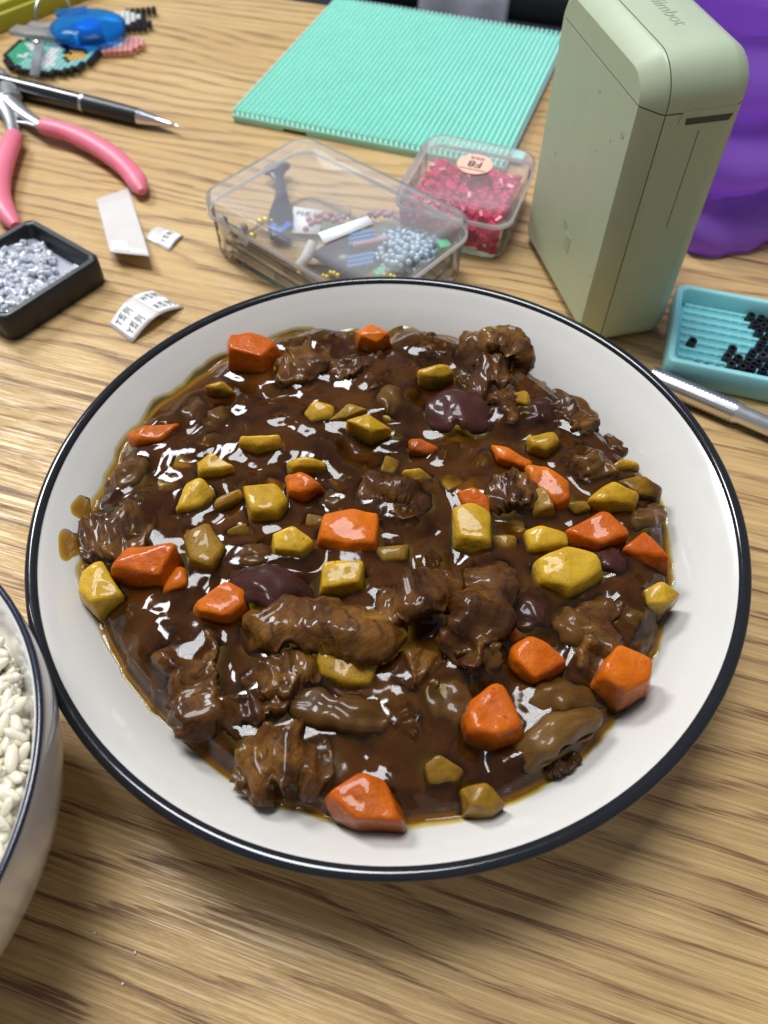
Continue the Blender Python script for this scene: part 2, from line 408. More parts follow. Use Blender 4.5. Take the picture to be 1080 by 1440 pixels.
M['bead_clear'] = plain('icy_clear_bead', (.66, .69, .78), .10, var=.03, Subsurface_Weight=.8, Subsurface_Scale=.05, Coat_Weight=.6, Coat_Roughness=.03)
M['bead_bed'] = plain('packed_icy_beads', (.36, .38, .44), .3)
M['bead_red'] = trans('crimson_tube_bead', (.86, .045, .17), .25, .2)
M['blue_clear'] = clear('blue_translucent_plastic', (.16, .62, .98), (.03, .34, .95), .22, .3)
M['rice'] = plain('cooked_rice', (.77, .70, .53), .24, var=.04, Subsurface_Weight=.40, Subsurface_Scale=.05, Coat_Weight=.4, Coat_Roughness=.15)
M['floor'] = plain('dark_floor', (.030, .032, .040), .5, var=.2)
M['cloth'] = plain('grey_lavender_cloth', (.30, .30, .36), .9, var=.1)
M['navy_cloth'] = plain('dark_seat_fabric', (.010, .012, .018), .9)
def bag_mat():
    g = N('purple_plastic_bag'); p = g.obj()
    f = g.noise(p, 3, 3, .5)
    g.color(g.mix(g.ramp(f, [(.3, 0.), (.7, 1.)]), (.46, .20, .98), (.56, .28, 1.0)))
    g.set(Roughness=.24, Subsurface_Weight=.3, Subsurface_Scale=.1, Specular_IOR_Level=.6)
    tl = g.n('ShaderNodeBsdfTranslucent'); tl.inputs[0].default_value = (.62, .32, 1.0, 1)
    mx = g.n('ShaderNodeMixShader'); mx.inputs[0].default_value = .6; g.l(g.b.outputs[0], mx.inputs[1]); g.l(tl.outputs[0], mx.inputs[2]); g.l(mx.outputs[0], g.out.inputs['Surface'])
    g.bump(g.noise(g.mapping(p, (3, 3, 9)), 3, 3), .15, .03)
    return g.m
M['bag'] = bag_mat()
M['lilac'] = plain('pale_lilac_plastic', (.52, .42, .70), .4)

# ------------------------------------------------------------------ table, floor, backdrop
tdir = Vector((math.cos(GRAIN), math.sin(GRAIN), 0)); tn = Vector((-tdir.y, tdir.x, 0))
edge = at(430, 2)
def table():
    t = thing('table', 'wood grain dining table with a brown streaked honey yellow top', 'table', (edge.x, edge.y, 0), rz=GRAIN)
    box('tabletop', (0.5, -4.0, -.125), (12.5, 8.0, .25), M['wood'], t, bev=.02)
    for x in (-5.5, 6.5):
        for y in (-.5, -7.5):
            box('leg', (x, y, -3.72), (.5, .5, 6.9), M['wood'], t, bev=.03)
table()
fl = box('floor', (0, 8, -7.3), (60, 60, .2), M['floor']); tag(fl, kind='structure')
def stool():
    zc = -2.48
    c = at(690, -95, zc); c.z = -7.2; e0, e1 = at(612, 20, zc), at(752, 20, zc); hw = (e1-e0).length/2
    t = thing('stool', 'dark upholstered stool behind the far table edge', 'stool', c, rz=GRAIN)
    box('seat', (0, 0, 4.4), (4.2, 3.4, .6), M['navy_cloth'], t, bev=.2, seg=3)
    for x in (-1.7, 1.7):
        for y in (-1.3, 1.3): tube('leg', [(x, y, 4.1), (x*1.1, y*1.1, 0)], .14, M['steel'], t)
    # cloth lying over the seat
    nx, ny = 26, 26; V = []; F = []
    for i in range(nx):
        for j in range(ny):
            x = -hw + 2*hw*i/(nx-1); y = -2.6 + 3.9*j/(ny-1)
            z = 4.74 + .05*math.sin(5*x+1.3*y)+.04*mnoise.noise((x*2, y*2, 1))
            if y < -1.72: z -= (-1.72-y)*3.2
            V.append((x+.06*math.sin(3*y), max(y, -1.80-.02*math.sin(9*x)), z))
    for i in range(nx-1):
        for j in range(ny-1): a = i*ny+j; F.append((a, a+1, a+ny+1, a+ny))
    o = from_py('grey_cloth', V, F, M['cloth'], None); o.location = c; o.rotation_euler = (0, 0, GRAIN)
    md = o.modifiers.new('t', 'SOLIDIFY'); md.thickness = .03
    tag(o, 'pale grey cloth lying over the dark stool behind the table', 'cloth')
stool()

# ------------------------------------------------------------------ plate
PC = Vector((.012, 1.3946, 0))
IN = [(0, .055), (.30, .055), (.52, .060), (.64, .075), (.73, .115), (.80, .180), (.86, .250), (.90, .298), (.94, .340), (.975, .372), (1.005, .398), (1.022, .409)]
_pr = [(0., .055)] + [tuple(p) for p in smooth_path(IN[1:], 40)]
def wall_z(r): return np.interp(r, [p[0] for p in _pr], [p[1] for p in _pr])
def plate():
    t = thing('plate', 'deep white plate with a thin black rim full of brown stew', 'plate', PC)
    out = [(1.022, .402), (1.0, .378), (.95, .315), (.88, .225), (.80, .130), (.70, .060), (.60, .035), (.56, .03), (.55, .0), (.50, .0), (.49, .022), (0, .024)]
    pr = smooth_path(IN[1:], 40)
    lathe('body', [(0, .055)] + [tuple(p) for p in pr] + out, M['ceramic'], t, 192)
    ring = [(1.0335 + .0175*math.cos(a), .4075 + .0120*math.sin(a)) for a in [2*math.pi*k/12 for k in range(13)]]
    lathe('rim_band', ring, M['black_glaze'], t, 192)
plate()

# ------------------------------------------------------------------ the stew: sauce height field and the pieces in it
ZB = .31
def sbase(X, Y):
    r = np.hypot(X-PC.x, Y-PC.y)/.9
    return ZB + .036*(1-np.minimum(r, 1.1)**2) - .016*(X-PC.x)/.9
def on(px, py, dz=0.0):
    z = .33
    for _ in range(4):
        v = at(px, py, z+dz); z = float(sbase(v.x, v.y))
    return at(px, py, z+dz)
FOOD = []
BUMPS = []                                        # x, y, r, h, soft
def add_bump(v, r, h, s): BUMPS.append((v.x, v.y, r, h, s))

def chunk(name, label, cat, mat, pts, group, bev=.008, rough=.0045, depth=.07, men=.030):
    top = [on(x, y, z*1.0+.009) for x, y, z in pts]
    c = sum(top, Vector())/len(top)
    top = [c + Vector(((v.x-c.x)*1.09, (v.y-c.y)*1.09, v.z-c.z)) for v in top]
    P = [v-c for v in top]
    zmax = max(v.z for v in top)
    for v in top:
        if v.z < zmax-.035:                                   # ridge between the top face and this near, lower side
            k = random.uniform(.70, .92); P.append(Vector(((v.x-c.x)*k, (v.y-c.y)*k, (zmax-c.z) - random.uniform(.004, .030))))
    for v in top:
        b = Vector((v.x-c.x, v.y-c.y, 0))*.94; P.append(Vector((b.x, b.y, ZB-depth-c.z)))
    bm = bmesh.new()
    for p in P: bm.verts.new(p)
    r = bmesh.ops.convex_hull(bm, input=bm.verts[:])
    bmesh.ops.delete(bm, geom=[v for v in bm.verts if not v.link_faces], context='VERTS')
    bmesh.ops.dissolve_limit(bm, angle_limit=R_(9), verts=bm.verts[:], edges=bm.edges[:])
    es = [e for e in bm.edges if len(e.link_faces) == 2 and e.calc_face_angle(0) > R_(12)]
    try: bmesh.ops.bevel(bm, geom=es, offset=bev, segments=3, affect='EDGES', profile=.5, clamp_overlap=True)
    except Exception: pass
    bmesh.ops.triangulate(bm, faces=bm.faces[:])
    for _ in range(3):
        es = [e for e in bm.edges if e.calc_length() > .022]
        if not es: break
        bmesh.ops.subdivide_edges(bm, edges=es, cuts=1); bmesh.ops.triangulate(bm, faces=[f for f in bm.faces if len(f.verts) > 3])
    bmesh.ops.smooth_vert(bm, verts=bm.verts[:], factor=.26, use_axis_x=True, use_axis_y=True, use_axis_z=True)
    bm.normal_update()
    sd = random.uniform(0, 50)
    for v in bm.verts:
        q = v.co
        n = mnoise.noise((q.x*14+sd, q.y*14, q.z*14))*rough*1.3 + mnoise.noise((q.x*40+sd, q.y*40, q.z*40))*rough*.45
        v.co = q + v.normal*n
    o = from_bm(name, bm, mat, None, True, loc=c, angle=70)
    FOOD.append(o); tag(o, label, cat, group)
    rad = sum((Vector((v.x-c.x, v.y-c.y)).length for v in top))/len(top)
    add_bump(c, rad*.80, men*random.uniform(1.0, 1.6), .07)
    return o
def strip(name, label, cat, mat, path, wpx, group, thick=.055, amp=.016, fine=.006, twist=0.0, curl=0.0, pointy=.5, nl=72, na=36, men=.026, flatz=.5):
    """a lump drawn out along a path (px, py, height): cuts of beef, onion petals"""
    sp = smooth_path(path, nl)
    P = [on(x, y, z*.92-.008) for x, y, z in sp]
    c = sum(P, Vector())/len(P); sd = random.uniform(0, 90)
    L = sum((P[i+1]-P[i]).length for i in range(nl-1))
    rings = []
    for i, p in enumerate(P):
        s = i/(nl-1); t = (P[min(i+1, nl-1)]-P[max(i-1, 0)]).normalized()
        side = t.cross(Vector((0, 0, 1))).normalized(); up = side.cross(t)
        a = twist*(s-.5) + .25*mnoise.noise((s*3+sd, 5, 0)); side, up = side*math.cos(a)+up*math.sin(a), up*math.cos(a)-side*math.sin(a)
        env = max(1e-3, (1-abs(2*s-1)**5))**pointy
        w = .62*wpx*pxs(sp[i][0], sp[i][1], .34)*env
        off = side*(w*.35*mnoise.noise((s*4+sd, 9, 2)))
        h = thick*.36*env**.6
        q = p - c + off
        ring = []
        for k in range(na):
            th = 2*math.pi*k/na; cx = math.copysign(abs(math.cos(th))**.5, math.cos(th)); cz = math.copysign(abs(math.sin(th))**.5, math.sin(th))
            sg = 1 if cx > 0 else -1
            ww = w*(1+.50*mnoise.noise((s*4.0+sd, sg*3.3, 0)) + .22*mnoise.noise((s*11+sd, sg*7.7, 1))) + .010*env*mnoise.noise((s*30+sd, sg*5.1, 2))
            fold = thick*(.42*mnoise.noise((s*3.5+sd, cx*1.3, 4)) + .20*mnoise.noise((s*9+sd, cx*2.6, 8)))*env
            v = q + side*(ww*cx) + up*(h*cz*(1+.5*mnoise.noise((s*6+sd, cx*1.7, 6))) + fold - curl*w*cx*cx*2)
            n = (side*(cx/max(w, .01)) + up*(cz/max(h, .01))).normalized()
            d = mnoise.noise((v.x*15+sd, v.y*15, v.z*15))*amp*.55 + abs(mnoise.noise((v.x*26+sd, v.y*26, v.z*26)))*-amp*.5
            fb = mnoise.noise((s*L*70+sd+cx*2.5, cx*3.0, cz*3.0+sd))
            d += (.5-abs(fb)*1.6)*fine + mnoise.noise((v.x*60+sd, v.y*60, v.z*60))*fine*.7
            ring.append(v + n*d*(.3+.7*env))
        rings.append(ring)
    o = loft(name, rings, mat, None, angle=180); o.location = c; FOOD.append(o)
    tag(o, label, cat, group)
    for i in range(4, nl-4, 6):
        v = P[i]; add_bump(v, .34*wpx*.0022, men*1.7, .075)
    return o
def petal(name, label, cat, mat, path, wpx, group, thick=.022, arch=.30, pointy=.6, nl=40, na=12, men=.034, dz=-.012):
    """a curved onion layer: thin, domed across, pointed at its ends"""
    sp = smooth_path(path, nl); P = [on(x, y, z+dz) for x, y, z in sp]; c = sum(P, Vector())/nl; sd = random.uniform(0, 90)
    rings = []
    for i, p in enumerate(P):
        s = i/(nl-1); t = (P[min(i+1, nl-1)]-P[max(i-1, 0)]).normalized(); side = t.cross(Vector((0, 0, 1))).normalized(); up = side.cross(t)
        env = max(2e-3, (1-abs(2*s-1)**3.2))**pointy; w = .56*wpx*pxs(sp[i][0], sp[i][1], .34)*env*(1+.15*mnoise.noise((s*3+sd, 0, 0)))
        top, bot = [], []
        for k in range(na+1):
            q = -1+2*k/na
            z = arch*w*(1-q*q)*1.4 - arch*w*.7 + .010*mnoise.noise((s*5+sd, q*1.5, 0)) + .004*mnoise.noise((s*1.5+sd, q*9, 4))
            e = thick*.5*(1-abs(q)**6)**.5*env**.5 + .0008
            b = p - c + side*(w*q + .012*mnoise.noise((s*6, sd, q)))
            top.append(b + up*(z+e)); bot.append(b + up*(z-e))
        rings.append(top + bot[::-1])
    o = loft(name, rings, mat, None, angle=60); o.location = c; FOOD.append(o)
    q_ = [-1+2*k/na for k in range(na+1)]; aa = o.data.attributes.new('across', 'FLOAT', 'POINT'); aa.data.foreach_set('value', np.array((q_+q_[::-1])*nl, np.float32))
    tag(o, label, cat, group)
    for i in range(5, nl-4, 6): add_bump(P[i], .42*wpx*.0022, men, .05)
    return o
CG, PG, MG, OG = 'carrot pieces in the stew', 'potato pieces in the stew', 'cuts of beef in the stew', 'onion pieces in the stew'
CARROTS = [
 ('orange carrot wedge with a pointed top at the far left rim of the stew', [(357,467,.12),(323,484,.06),(325,520,.01),(372,529,.01),(398,505,.03),(385,480,.08)]),
 ('small upright carrot chunk at the middle of the far stew edge', [(521,455,.11),(500,466,.07),(503,498,.01),(530,502,.01),(550,488,.03),(537,463,.09)]),
 ('thin half-sunk carrot sliver at the left stew edge beside bare plate', [(180,610,.03),(205,597,.06),(250,594,.05),(245,606,.03),(228,627,.01),(190,631,.01)]),
 ('carrot tip peeking out of smooth sauce behind the curled beef', [(575,616,.045),(594,615,.06),(618,630,.04),(602,646,.01),(576,638,.02)]),
 ('shiny carrot piece leaning against the flat yellow potato slice above it', [(402,668,.06),(425,662,.08),(457,688,.04),(432,708,.01),(405,700,.02)]),
 ('big carrot cube in front of the curled beef near the middle', [(455,722,.08),(495,713,.10),(530,722,.08),(527,778,.02),(490,788,.01),(447,770,.02),(452,745,.06)]),
 ('carrot piece half hidden behind the tall yellow potato block', [(642,690,.04),(665,685,.06),(690,700,.05),(690,728,.01),(650,718,.01)]),
 ('carrot slice sunk beside a taller carrot right of the middle', [(692,625,.05),(715,628,.07),(748,648,.055),(740,668,.01),(698,655,.01)]),
 ('tall carrot block with a long front face right of the middle', [(742,655,.08),(770,655,.09),(799,676,.07),(797,722,.0),(780,726,.0),(745,690,.03)]),
 ('broad glossy carrot chunk behind the small purple onion piece', [(797,745,.07),(848,718,.10),(880,742,.07),(876,770,.02),(838,784,.01),(800,766,.03)]),
 ('carrot wedge nearest the right rim beside the purple onion piece', [(878,770,.08),(908,746,.10),(926,775,.06),(938,808,.01),(895,800,.01)]),
 ('large glossy carrot wedge with a white sheen at the left', [(180,770,.10),(245,761,.12),(249,785,.07),(234,832,.01),(160,824,.01),(163,800,.06)]),
 ('little carrot triangle tucked right of the large glossy left wedge', [(236,800,.05),(258,797,.06),(268,830,.01),(229,849,.0)]),
 ('rounded carrot chunk left of the long purple onion petal', [(272,855,.05),(318,816,.11),(342,830,.09),(352,868,.02),(325,887,.0),(283,881,.01)]),
 ('square carrot cube standing right of the beef strip', [(745,891,.12),(770,905,.10),(794,940,.05),(746,974,.01),(716,940,.04),(720,912,.08)]),
 ('tall carrot wedge with a pale cut front right of the olive onion', [(693,960,.12),(665,985,.09),(650,1015,.05),(652,1050,.01),(692,1064,.0),(734,1046,.01),(722,1000,.07),(708,964,.11)]),
 ('big carrot lump at the lower right rim of the stew', [(872,904,.12),(845,938,.07),(828,972,.01),(870,995,.0),(905,978,.01),(916,945,.04),(897,920,.09)]),
 ('large carrot chunk at the near edge of the stew', [(460,1122,.06),(508,1086,.11),(540,1098,.10),(567,1150,.04),(566,1174,.0),(500,1170,.01),(472,1152,.03)]),
 ('small sunk carrot corner between beef strip and carrot cube', [(702,885,.045),(718,876,.055),(738,895,.03),(715,915,.0)]),
 ('dark orange carrot end under the long purple onion petal', [(358,868,.035),(392,866,.045),(402,884,.01),(362,886,.01)]),
]
for lab, pts in CARROTS: chunk('carrot_chunk', lab, 'carrot', M['carrot'], pts, CG)
POTATOES = [
 ('yellow potato dice at the left end of a row of three', 0, [(427,580,.05),(442,563,.08),(470,570,.07),(468,596,.02),(438,604,.01)]),
 ('brownish potato dice in the middle of a row of three', 1, [(465,590,.05),(490,568,.08),(517,575,.07),(515,592,.02),(488,604,.01)]),
 ('bright potato wedge at the right end of a row of three', 0, [(487,598,.06),(517,581,.10),(549,605,.06),(522,627,.01),(497,614,.02)]),
 ('flat topped potato block left of centre behind the thin onion', 0, [(337,612,.09),(392,611,.09),(395,635,.03),(366,645,.01),(339,637,.02)]),
 ('potato cube with a rounded top left of the flat topped block', 0, [(278,650,.06),(298,637,.09),(326,655,.07),(317,676,.01),(283,680,.01)]),
 ('potato wedge just below the round topped cube on the left', 0, [(262,680,.06),(281,672,.08),(303,692,.05),(286,724,.01),(250,730,.01)]),
 ('square potato block with an upright front left of centre', 0, [(342,682,.07),(387,679,.08),(404,700,.06),(392,736,.01),(354,737,.01)]),
 ('flat yellow potato slice lying over the shiny carrot piece', 0, [(404,650,.05),(430,638,.085),(459,650,.06),(456,667,.02),(410,670,.02)]),
 ('upright rounded potato chunk left of the big carrot cube', 0, [(383,755,.07),(410,736,.11),(441,760,.08),(427,796,.01),(386,792,.01)]),
 ('neat potato cube with brown specks behind the long beef strip', 0, [(455,790,.09),(509,787,.10),(512,838,.02),(449,847,.01)]),
 ('sunken potato bit in smooth sauce above the curled beef', 0, [(565,660,.042),(590,656,.05),(611,672,.03),(580,683,.0)]),
 ('potato slab with a brown top among the beef at the far side', 0, [(588,520,.08),(626,509,.10),(641,535,.03),(626,546,.01),(590,545,.02)]),
 ('tall yellow potato block standing in front of a carrot piece', 0, [(638,715,.08),(665,707,.09),(689,720,.07),(689,782,.01),(660,785,.0),(639,774,.01)]),
 ('potato cube with a dark right corner near the far right carrots', 0, [(742,613,.06),(783,606,.09),(785,636,.02),(765,652,.0),(744,642,.01)]),
 ('potato dice behind the largest yellow potato', 0, [(738,745,.06),(765,737,.09),(797,748,.07),(795,782,.01),(743,785,.01)]),
 ('largest bright yellow potato chunk right of centre', 0, [(752,792,.06),(795,767,.11),(838,778,.11),(848,812,.05),(795,850,.01),(753,832,.01)]),
 ('potato chunk with a crinkled white sheen near the right rim', 0, [(828,702,.06),(862,676,.10),(897,698,.07),(887,727,.01),(838,725,.01)]),
 ('small potato slice farthest along the right rim', 0, [(860,655,.04),(875,642,.06),(898,650,.04),(896,668,.0),(866,668,.01)]),
 ('yellow potato slice against the right rim behind the crinkled one', 0, [(868,675,.05),(905,667,.065),(932,685,.045),(924,710,.0),(893,706,.01)]),
 ('triangular potato piece alone against the right rim', 0, [(904,830,.06),(930,814,.09),(957,835,.06),(928,867,.0),(904,863,.01)]),
 ('potato slab leaning at the left rim beside the large carrot wedge', 0, [(114,805,.06),(140,787,.08),(170,835,.05),(138,867,.0),(114,842,.01)]),
 ('plump yellow potato block right below the long beef strip', 0, [(449,912,.075),(536,918,.075),(524,973,.01),(485,978,.0),(449,958,.02)]),
 ('brown filmed potato bit sunk right of the tall block', 1, [(693,752,.045),(727,754,.05),(725,788,.0),(698,788,.0)]),
 ('narrow green yellow potato sliver left of the tall carrot block', 1, [(745,690,.06),(765,682,.08),(780,728,.02),(748,732,.01)]),
 ('amber potato chunk at the near edge right of the white sheen', 1, [(648,1110,.06),(685,1100,.09),(711,1130,.05),(690,1152,.0),(653,1148,.01)]),
 ('brown soaked potato chunk behind the amber one at the near edge', 1, [(598,1075,.05),(618,1058,.07),(653,1083,.05),(647,1110,.0),(602,1110,.0)]),
 ('yellow potato strip behind dark beef at the far right', 0, [(688,560,.07),(740,547,.09),(747,566,.05),(742,590,.0),(700,575,.02)]),
 ('brown soaked potato block left of the purple onion petal', 1, [(258,752,.06),(292,735,.08),(314,768,.06),(302,812,.01),(268,806,.01)]),
 ('drowned potato slab right of the big carrot cube', 1, [(528,770,.042),(576,764,.05),(572,798,.0),(538,798,.0)]),
 ('small potato corner at the far left behind the sauce sheen', 0, [(288,542,.05),(312,534,.065),(332,552,.03),(300,562,.0)]),
 ('greenish potato sliver between two yellow blocks on the left', 1, [(303,700,.06),(338,683,.07),(342,700,.04),(305,728,.0)]),
 ('dim potato bit beside the crinkled sheen piece toward the middle', 1, [(797,706,.05),(824,704,.055),(830,722,.02),(806,732,.0)]),
 ('dull potato slice right of the purple onion under thick sauce', 1, [(318,745,.045),(345,735,.05),(352,752,.02),(322,762,.0)]),
]
for lab, dull, pts in POTATOES: chunk('potato_chunk', lab, 'potato', M['potato_dull' if dull else 'potato'], pts, PG, bev=.009)
BEEF = [
 ('wide beef lump right of the far left carrot wedge', [(385,533,.04),(425,515,.08),(468,485,.05)], 52, {}),
 ('narrow wet beef strip along the far side of the stew', [(450,532,.03),(505,516,.08),(552,516,.04)], 34, {}),
 ('short beef roll below the narrow far strip', [(488,548,.03),(525,538,.06),(548,532,.03)], 26, {}),
 ('tall folded beef curl at the far right of the stew', [(640,512,.04),(690,482,.11),(728,492,.11),(728,530,.03)], 40, dict(thick=.07, twist=.8)),
 ('rough beef lump in front of the tall folded curl', [(645,548,.03),(690,528,.08),(722,538,.04)], 46, dict(thick=.07)),
 ('small beef bit at the middle of the far side', [(575,488,.03),(605,490,.06),(640,508,.03)], 34, {}),
 ('ragged curled beef piece alone in the middle of the stew', [(502,702,.05),(540,684,.10),(580,690,.09),(606,716,.05)], 42, dict(thick=.05, twist=.9, curl=.35)),
 ('beef nub below the curled middle piece, with a frayed edge', [(528,728,.02),(560,722,.06),(590,726,.03)], 24, {}),
 ('round beef nugget between two carrots right of the middle', [(698,696,.04),(720,688,.09),(744,696,.04)], 46, dict(thick=.09)),
 ('flat fibrous beef slab at the left rim of the stew', [(112,772,.02),(160,742,.07),(224,732,.03)], 66, dict(thick=.07)),
 ('longest beef strip lying over the yellow potato block', [(345,915,.03),(385,880,.11),(450,872,.13),(520,884,.13),(568,872,.06)], 62, dict(thick=.075, twist=.5, curl=.15)),
 ('beef flake joined to the right end of the longest strip', [(530,856,.07),(585,838,.13),(650,826,.07)], 58, dict(thick=.065, twist=-.4)),
 ('upright beef strip right of the dark hollow', [(692,792,.05),(690,835,.11),(662,885,.13),(628,925,.08)], 62, dict(thick=.085, twist=.5)),
 ('beef flap hanging below the right upright strip', [(650,900,.10),(675,925,.10),(693,952,.03)], 40, dict(thick=.05)),
 ('long dark beef slab running down the lower left', [(262,885,.02),(272,950,.07),(295,1042,.03)], 66, dict(thick=.08)),
 ('beef cut under the left end of the longest strip', [(345,975,.03),(390,950,.09),(448,940,.05)], 50, dict(thick=.075)),
 ('knobbly beef piece below that, beside the long dark slab', [(318,1018,.02),(352,995,.08),(400,970,.05)], 44, dict(thick=.07)),
 ('broad beef lump at the near left rim with a pale fat edge', [(335,1098,.02),(395,1065,.09),(468,1080,.03)], 74, dict(thick=.09)),
 ('dark beef shred in the hollow below the beef flake', [(545,962,.03),(582,935,.07),(622,965,.04)], 48, dict(thick=.07)),
 ('small beef knob right of the onion wedge', [(562,1000,.04),(570,1022,.07),(566,1050,.03)], 34, dict(thick=.07)),
 ('dark fibrous beef chunk right of the square carrot cube', [(838,845,.03),(842,900,.07),(812,965,.02)], 54, dict(thick=.08)),
 ('thin beef ribbon at the far right under glossy sauce', [(765,572,.03),(808,585,.07),(838,622,.03)], 34, {}),
 ('dark beef strip behind the crinkled potato near the right rim', [(798,640,.03),(830,655,.07),(852,690,.03)], 42, dict(thick=.07)),
 ('beef scrap beside the dark purple onion block', [(695,550,.03),(712,570,.08),(700,600,.03)], 36, dict(thick=.07)),
 ('beef crumb at the back near the far edge of sauce', [(440,478,.02),(455,482,.06),(470,500,.03)], 30, {}),
 ('tiny beef shred by the near right edge under the onion layers', [(764,1084,.015),(790,1076,.03),(816,1064,.015)], 20, dict(thick=.035)),
]
for lab, path, wd, kw in BEEF: strip('beef_strip', lab, 'beef', M['meat'], path, wd, MG, **{**dict(thick=.06, amp=.019, fine=.0032), **kw})
ONIONS = [
 ('onion_petal', 'big dark purple onion block with a white glint', 'onion_purple', [(600,590,.04),(645,572,.09),(690,590,.05)], 66, dict(thick=.08)),
 ('onion_petal', 'brown see-through onion petal left of the dark purple block', 'onion_brown', [(520,575,.04),(548,562,.08),(572,585,.03)], 44, dict(thick=.05)),
 ('onion_petal', 'long purple onion petal left of the speckled potato cube', 'onion_purple', [(322,822,.06),(380,822,.11),(440,848,.04)], 56, dict(thick=.06)),
 ('onion_petal', 'purple onion slice at the far right with a ridged sheen', 'onion_purple', [(728,600,.04),(755,575,.07),(790,590,.04)], 40, dict(thick=.05)),
 ('onion_petal', 'translucent brown onion wedge below the plump potato block', 'onion_brown', [(405,985,.06),(480,1002,.09),(553,1008,.07)], 48, dict(thick=.07, pointy=.35)),
 ('onion_petal', 'pale layered onion wedge at the lower right', 'onion_pale', [(712,1085,.02),(775,1032,.09),(845,1002,.06)], 44, dict(thick=.05, curl=.2, pointy=.7)),
 ('onion_petal', 'amber onion petal above the pale layered wedge', 'onion_brown', [(735,1000,.04),(785,978,.08),(836,988,.05)], 46, dict(thick=.05, curl=.2, pointy=.7)),
 ('onion_petal', 'thin onion skin layer along the near side of the pale wedge', 'onion_pale', [(710,1098,.02),(765,1062,.05),(835,1022,.04)], 24, dict(thick=.03, pointy=.7)),
 ('onion_petal', 'small purple onion square between two carrots on the right', 'onion_purple', [(838,778,.05),(862,788,.08),(888,802,.04)], 36, dict(thick=.06, pointy=.3)),
 ('onion_petal', 'brown onion curl above the long purple petal', 'onion_brown', [(318,788,.03),(355,782,.07),(392,778,.04)], 34, dict(thick=.05)),
 ('onion_petal', 'brown onion wedge near the left rim above the beef slab', 'onion_brown', [(150,696,.02),(175,672,.06),(200,645,.04)], 38, dict(thick=.05)),
 ('onion_petal', 'brown onion slab left of the triangular potato', 'onion_brown', [(868,890,.03),(880,862,.06),(898,838,.04)], 48, dict(thick=.06)),
 ('onion_petal', 'smooth brown onion petal over the dark beef chunk', 'onion_brown', [(785,858,.04),(808,882,.08),(832,925,.04)], 44, dict(thick=.05)),
 ('onion_petal', 'sauce coated purple onion petal above the square carrot cube', 'onion_purple', [(722,880,.04),(750,855,.06),(780,862,.04)], 52, dict(thick=.06)),
 ('onion_petal', 'two-toned onion end under the crinkled potato', 'onion_pale', [(878,735,.03),(905,728,.06),(932,718,.03)], 30, dict(thick=.05)),
 ('onion_petal', 'olive tinted onion slab left of the tall carrot wedge', 'onion_brown', [(635,935,.05),(625,985,.07),(615,1045,.03)], 58, dict(thick=.05, curl=-.14)),
 ('onion_petal', 'clear onion strip at the far right rim of the stew', 'onion_pale', [(775,552,.02),(812,570,.05),(842,600,.03)], 26, dict(thick=.03)),
 ('onion_petal', 'small pointed onion leaf stuck on the upright beef strip', 'onion_brown', [(686,895,.12),(692,922,.11),(698,955,.06)], 26, dict(thick=.025, pointy=.8)),
 ('onion_petal', 'dull onion petal sunk left of the triangular carrot', 'onion_brown', [(855,845,.03),(880,835,.05),(890,855,.03)], 30, dict(thick=.05)),
 ('onion_petal', 'pale onion end at the near left beneath the beef lump', 'onion_pale', [(338,1080,.04),(345,1095,.05),(352,1108,.03)], 34, dict(thick=.05)),
]
for nm, lab, mt, path, wd, kw in ONIONS: petal(nm, lab, 'onion', M[mt], path, wd, OG, pointy=kw.get('pointy', .34)*.8, thick=kw.get('thick', .05)*.40, arch=.09+kw.get('curl', 0), men=.042)
# small scraps nearly drowned in the sauce
fr_ = random.Random(21); filler = []
while len(filler) < 64:
    a_ = fr_.uniform(0, 6.283); q_ = .80*math.sqrt(fr_.random()); v = Vector((PC.x+q_*math.cos(a_), PC.y+q_*math.sin(a_)))
    h_ = on(600, 895)
    if (Vector((h_.x, h_.y))-v).length < .15: continue
    if any((Vector((b[0], b[1]))-v).length < b[2]+.045 for b in BUMPS) or any((v-u).length < .085 for u in filler): 
        if fr_.random() < .995: continue
    filler.append(v)
for k, v in enumerate(filler):
    d_ = Vector((v.x, v.y, .335)) - Vector((0, 0, HC)); px = 540 + FPX*d_.dot(_r)/d_.dot(_f); py = 720 - FPX*d_.dot(_u)/d_.dot(_f)
    m_ = ('potato_dull', 'onion_brown', 'potato', 'onion_brown', 'onion_pale')[k % 5]; rr_ = fr_.uniform(14, 26); a0 = fr_.uniform(0, 3)
    if 'onion' in m_:
        dx, dy = math.cos(a0)*rr_*1.3, math.sin(a0)*rr_
        petal('onion_petal', 'brown onion scrap almost drowned in the sauce', 'onion', M[m_], [(px-dx, py-dy, .012), (px, py, .034), (px+dx, py+dy, .012)], rr_*1.5, 'drowned onion scraps')
    else:
        pts = [(px+rr_*fr_.uniform(.8, 1.1)*math.cos(a0+t_), py+.8*rr_*fr_.uniform(.8, 1.1)*math.sin(a0+t_), fr_.uniform(.012, .034)) for t_ in (0, 1.4, 3.0, 4.6)]
        chunk('potato_chunk', 'small potato scrap almost drowned in the sauce', 'potato', M[m_], pts, 'drowned potato scraps')
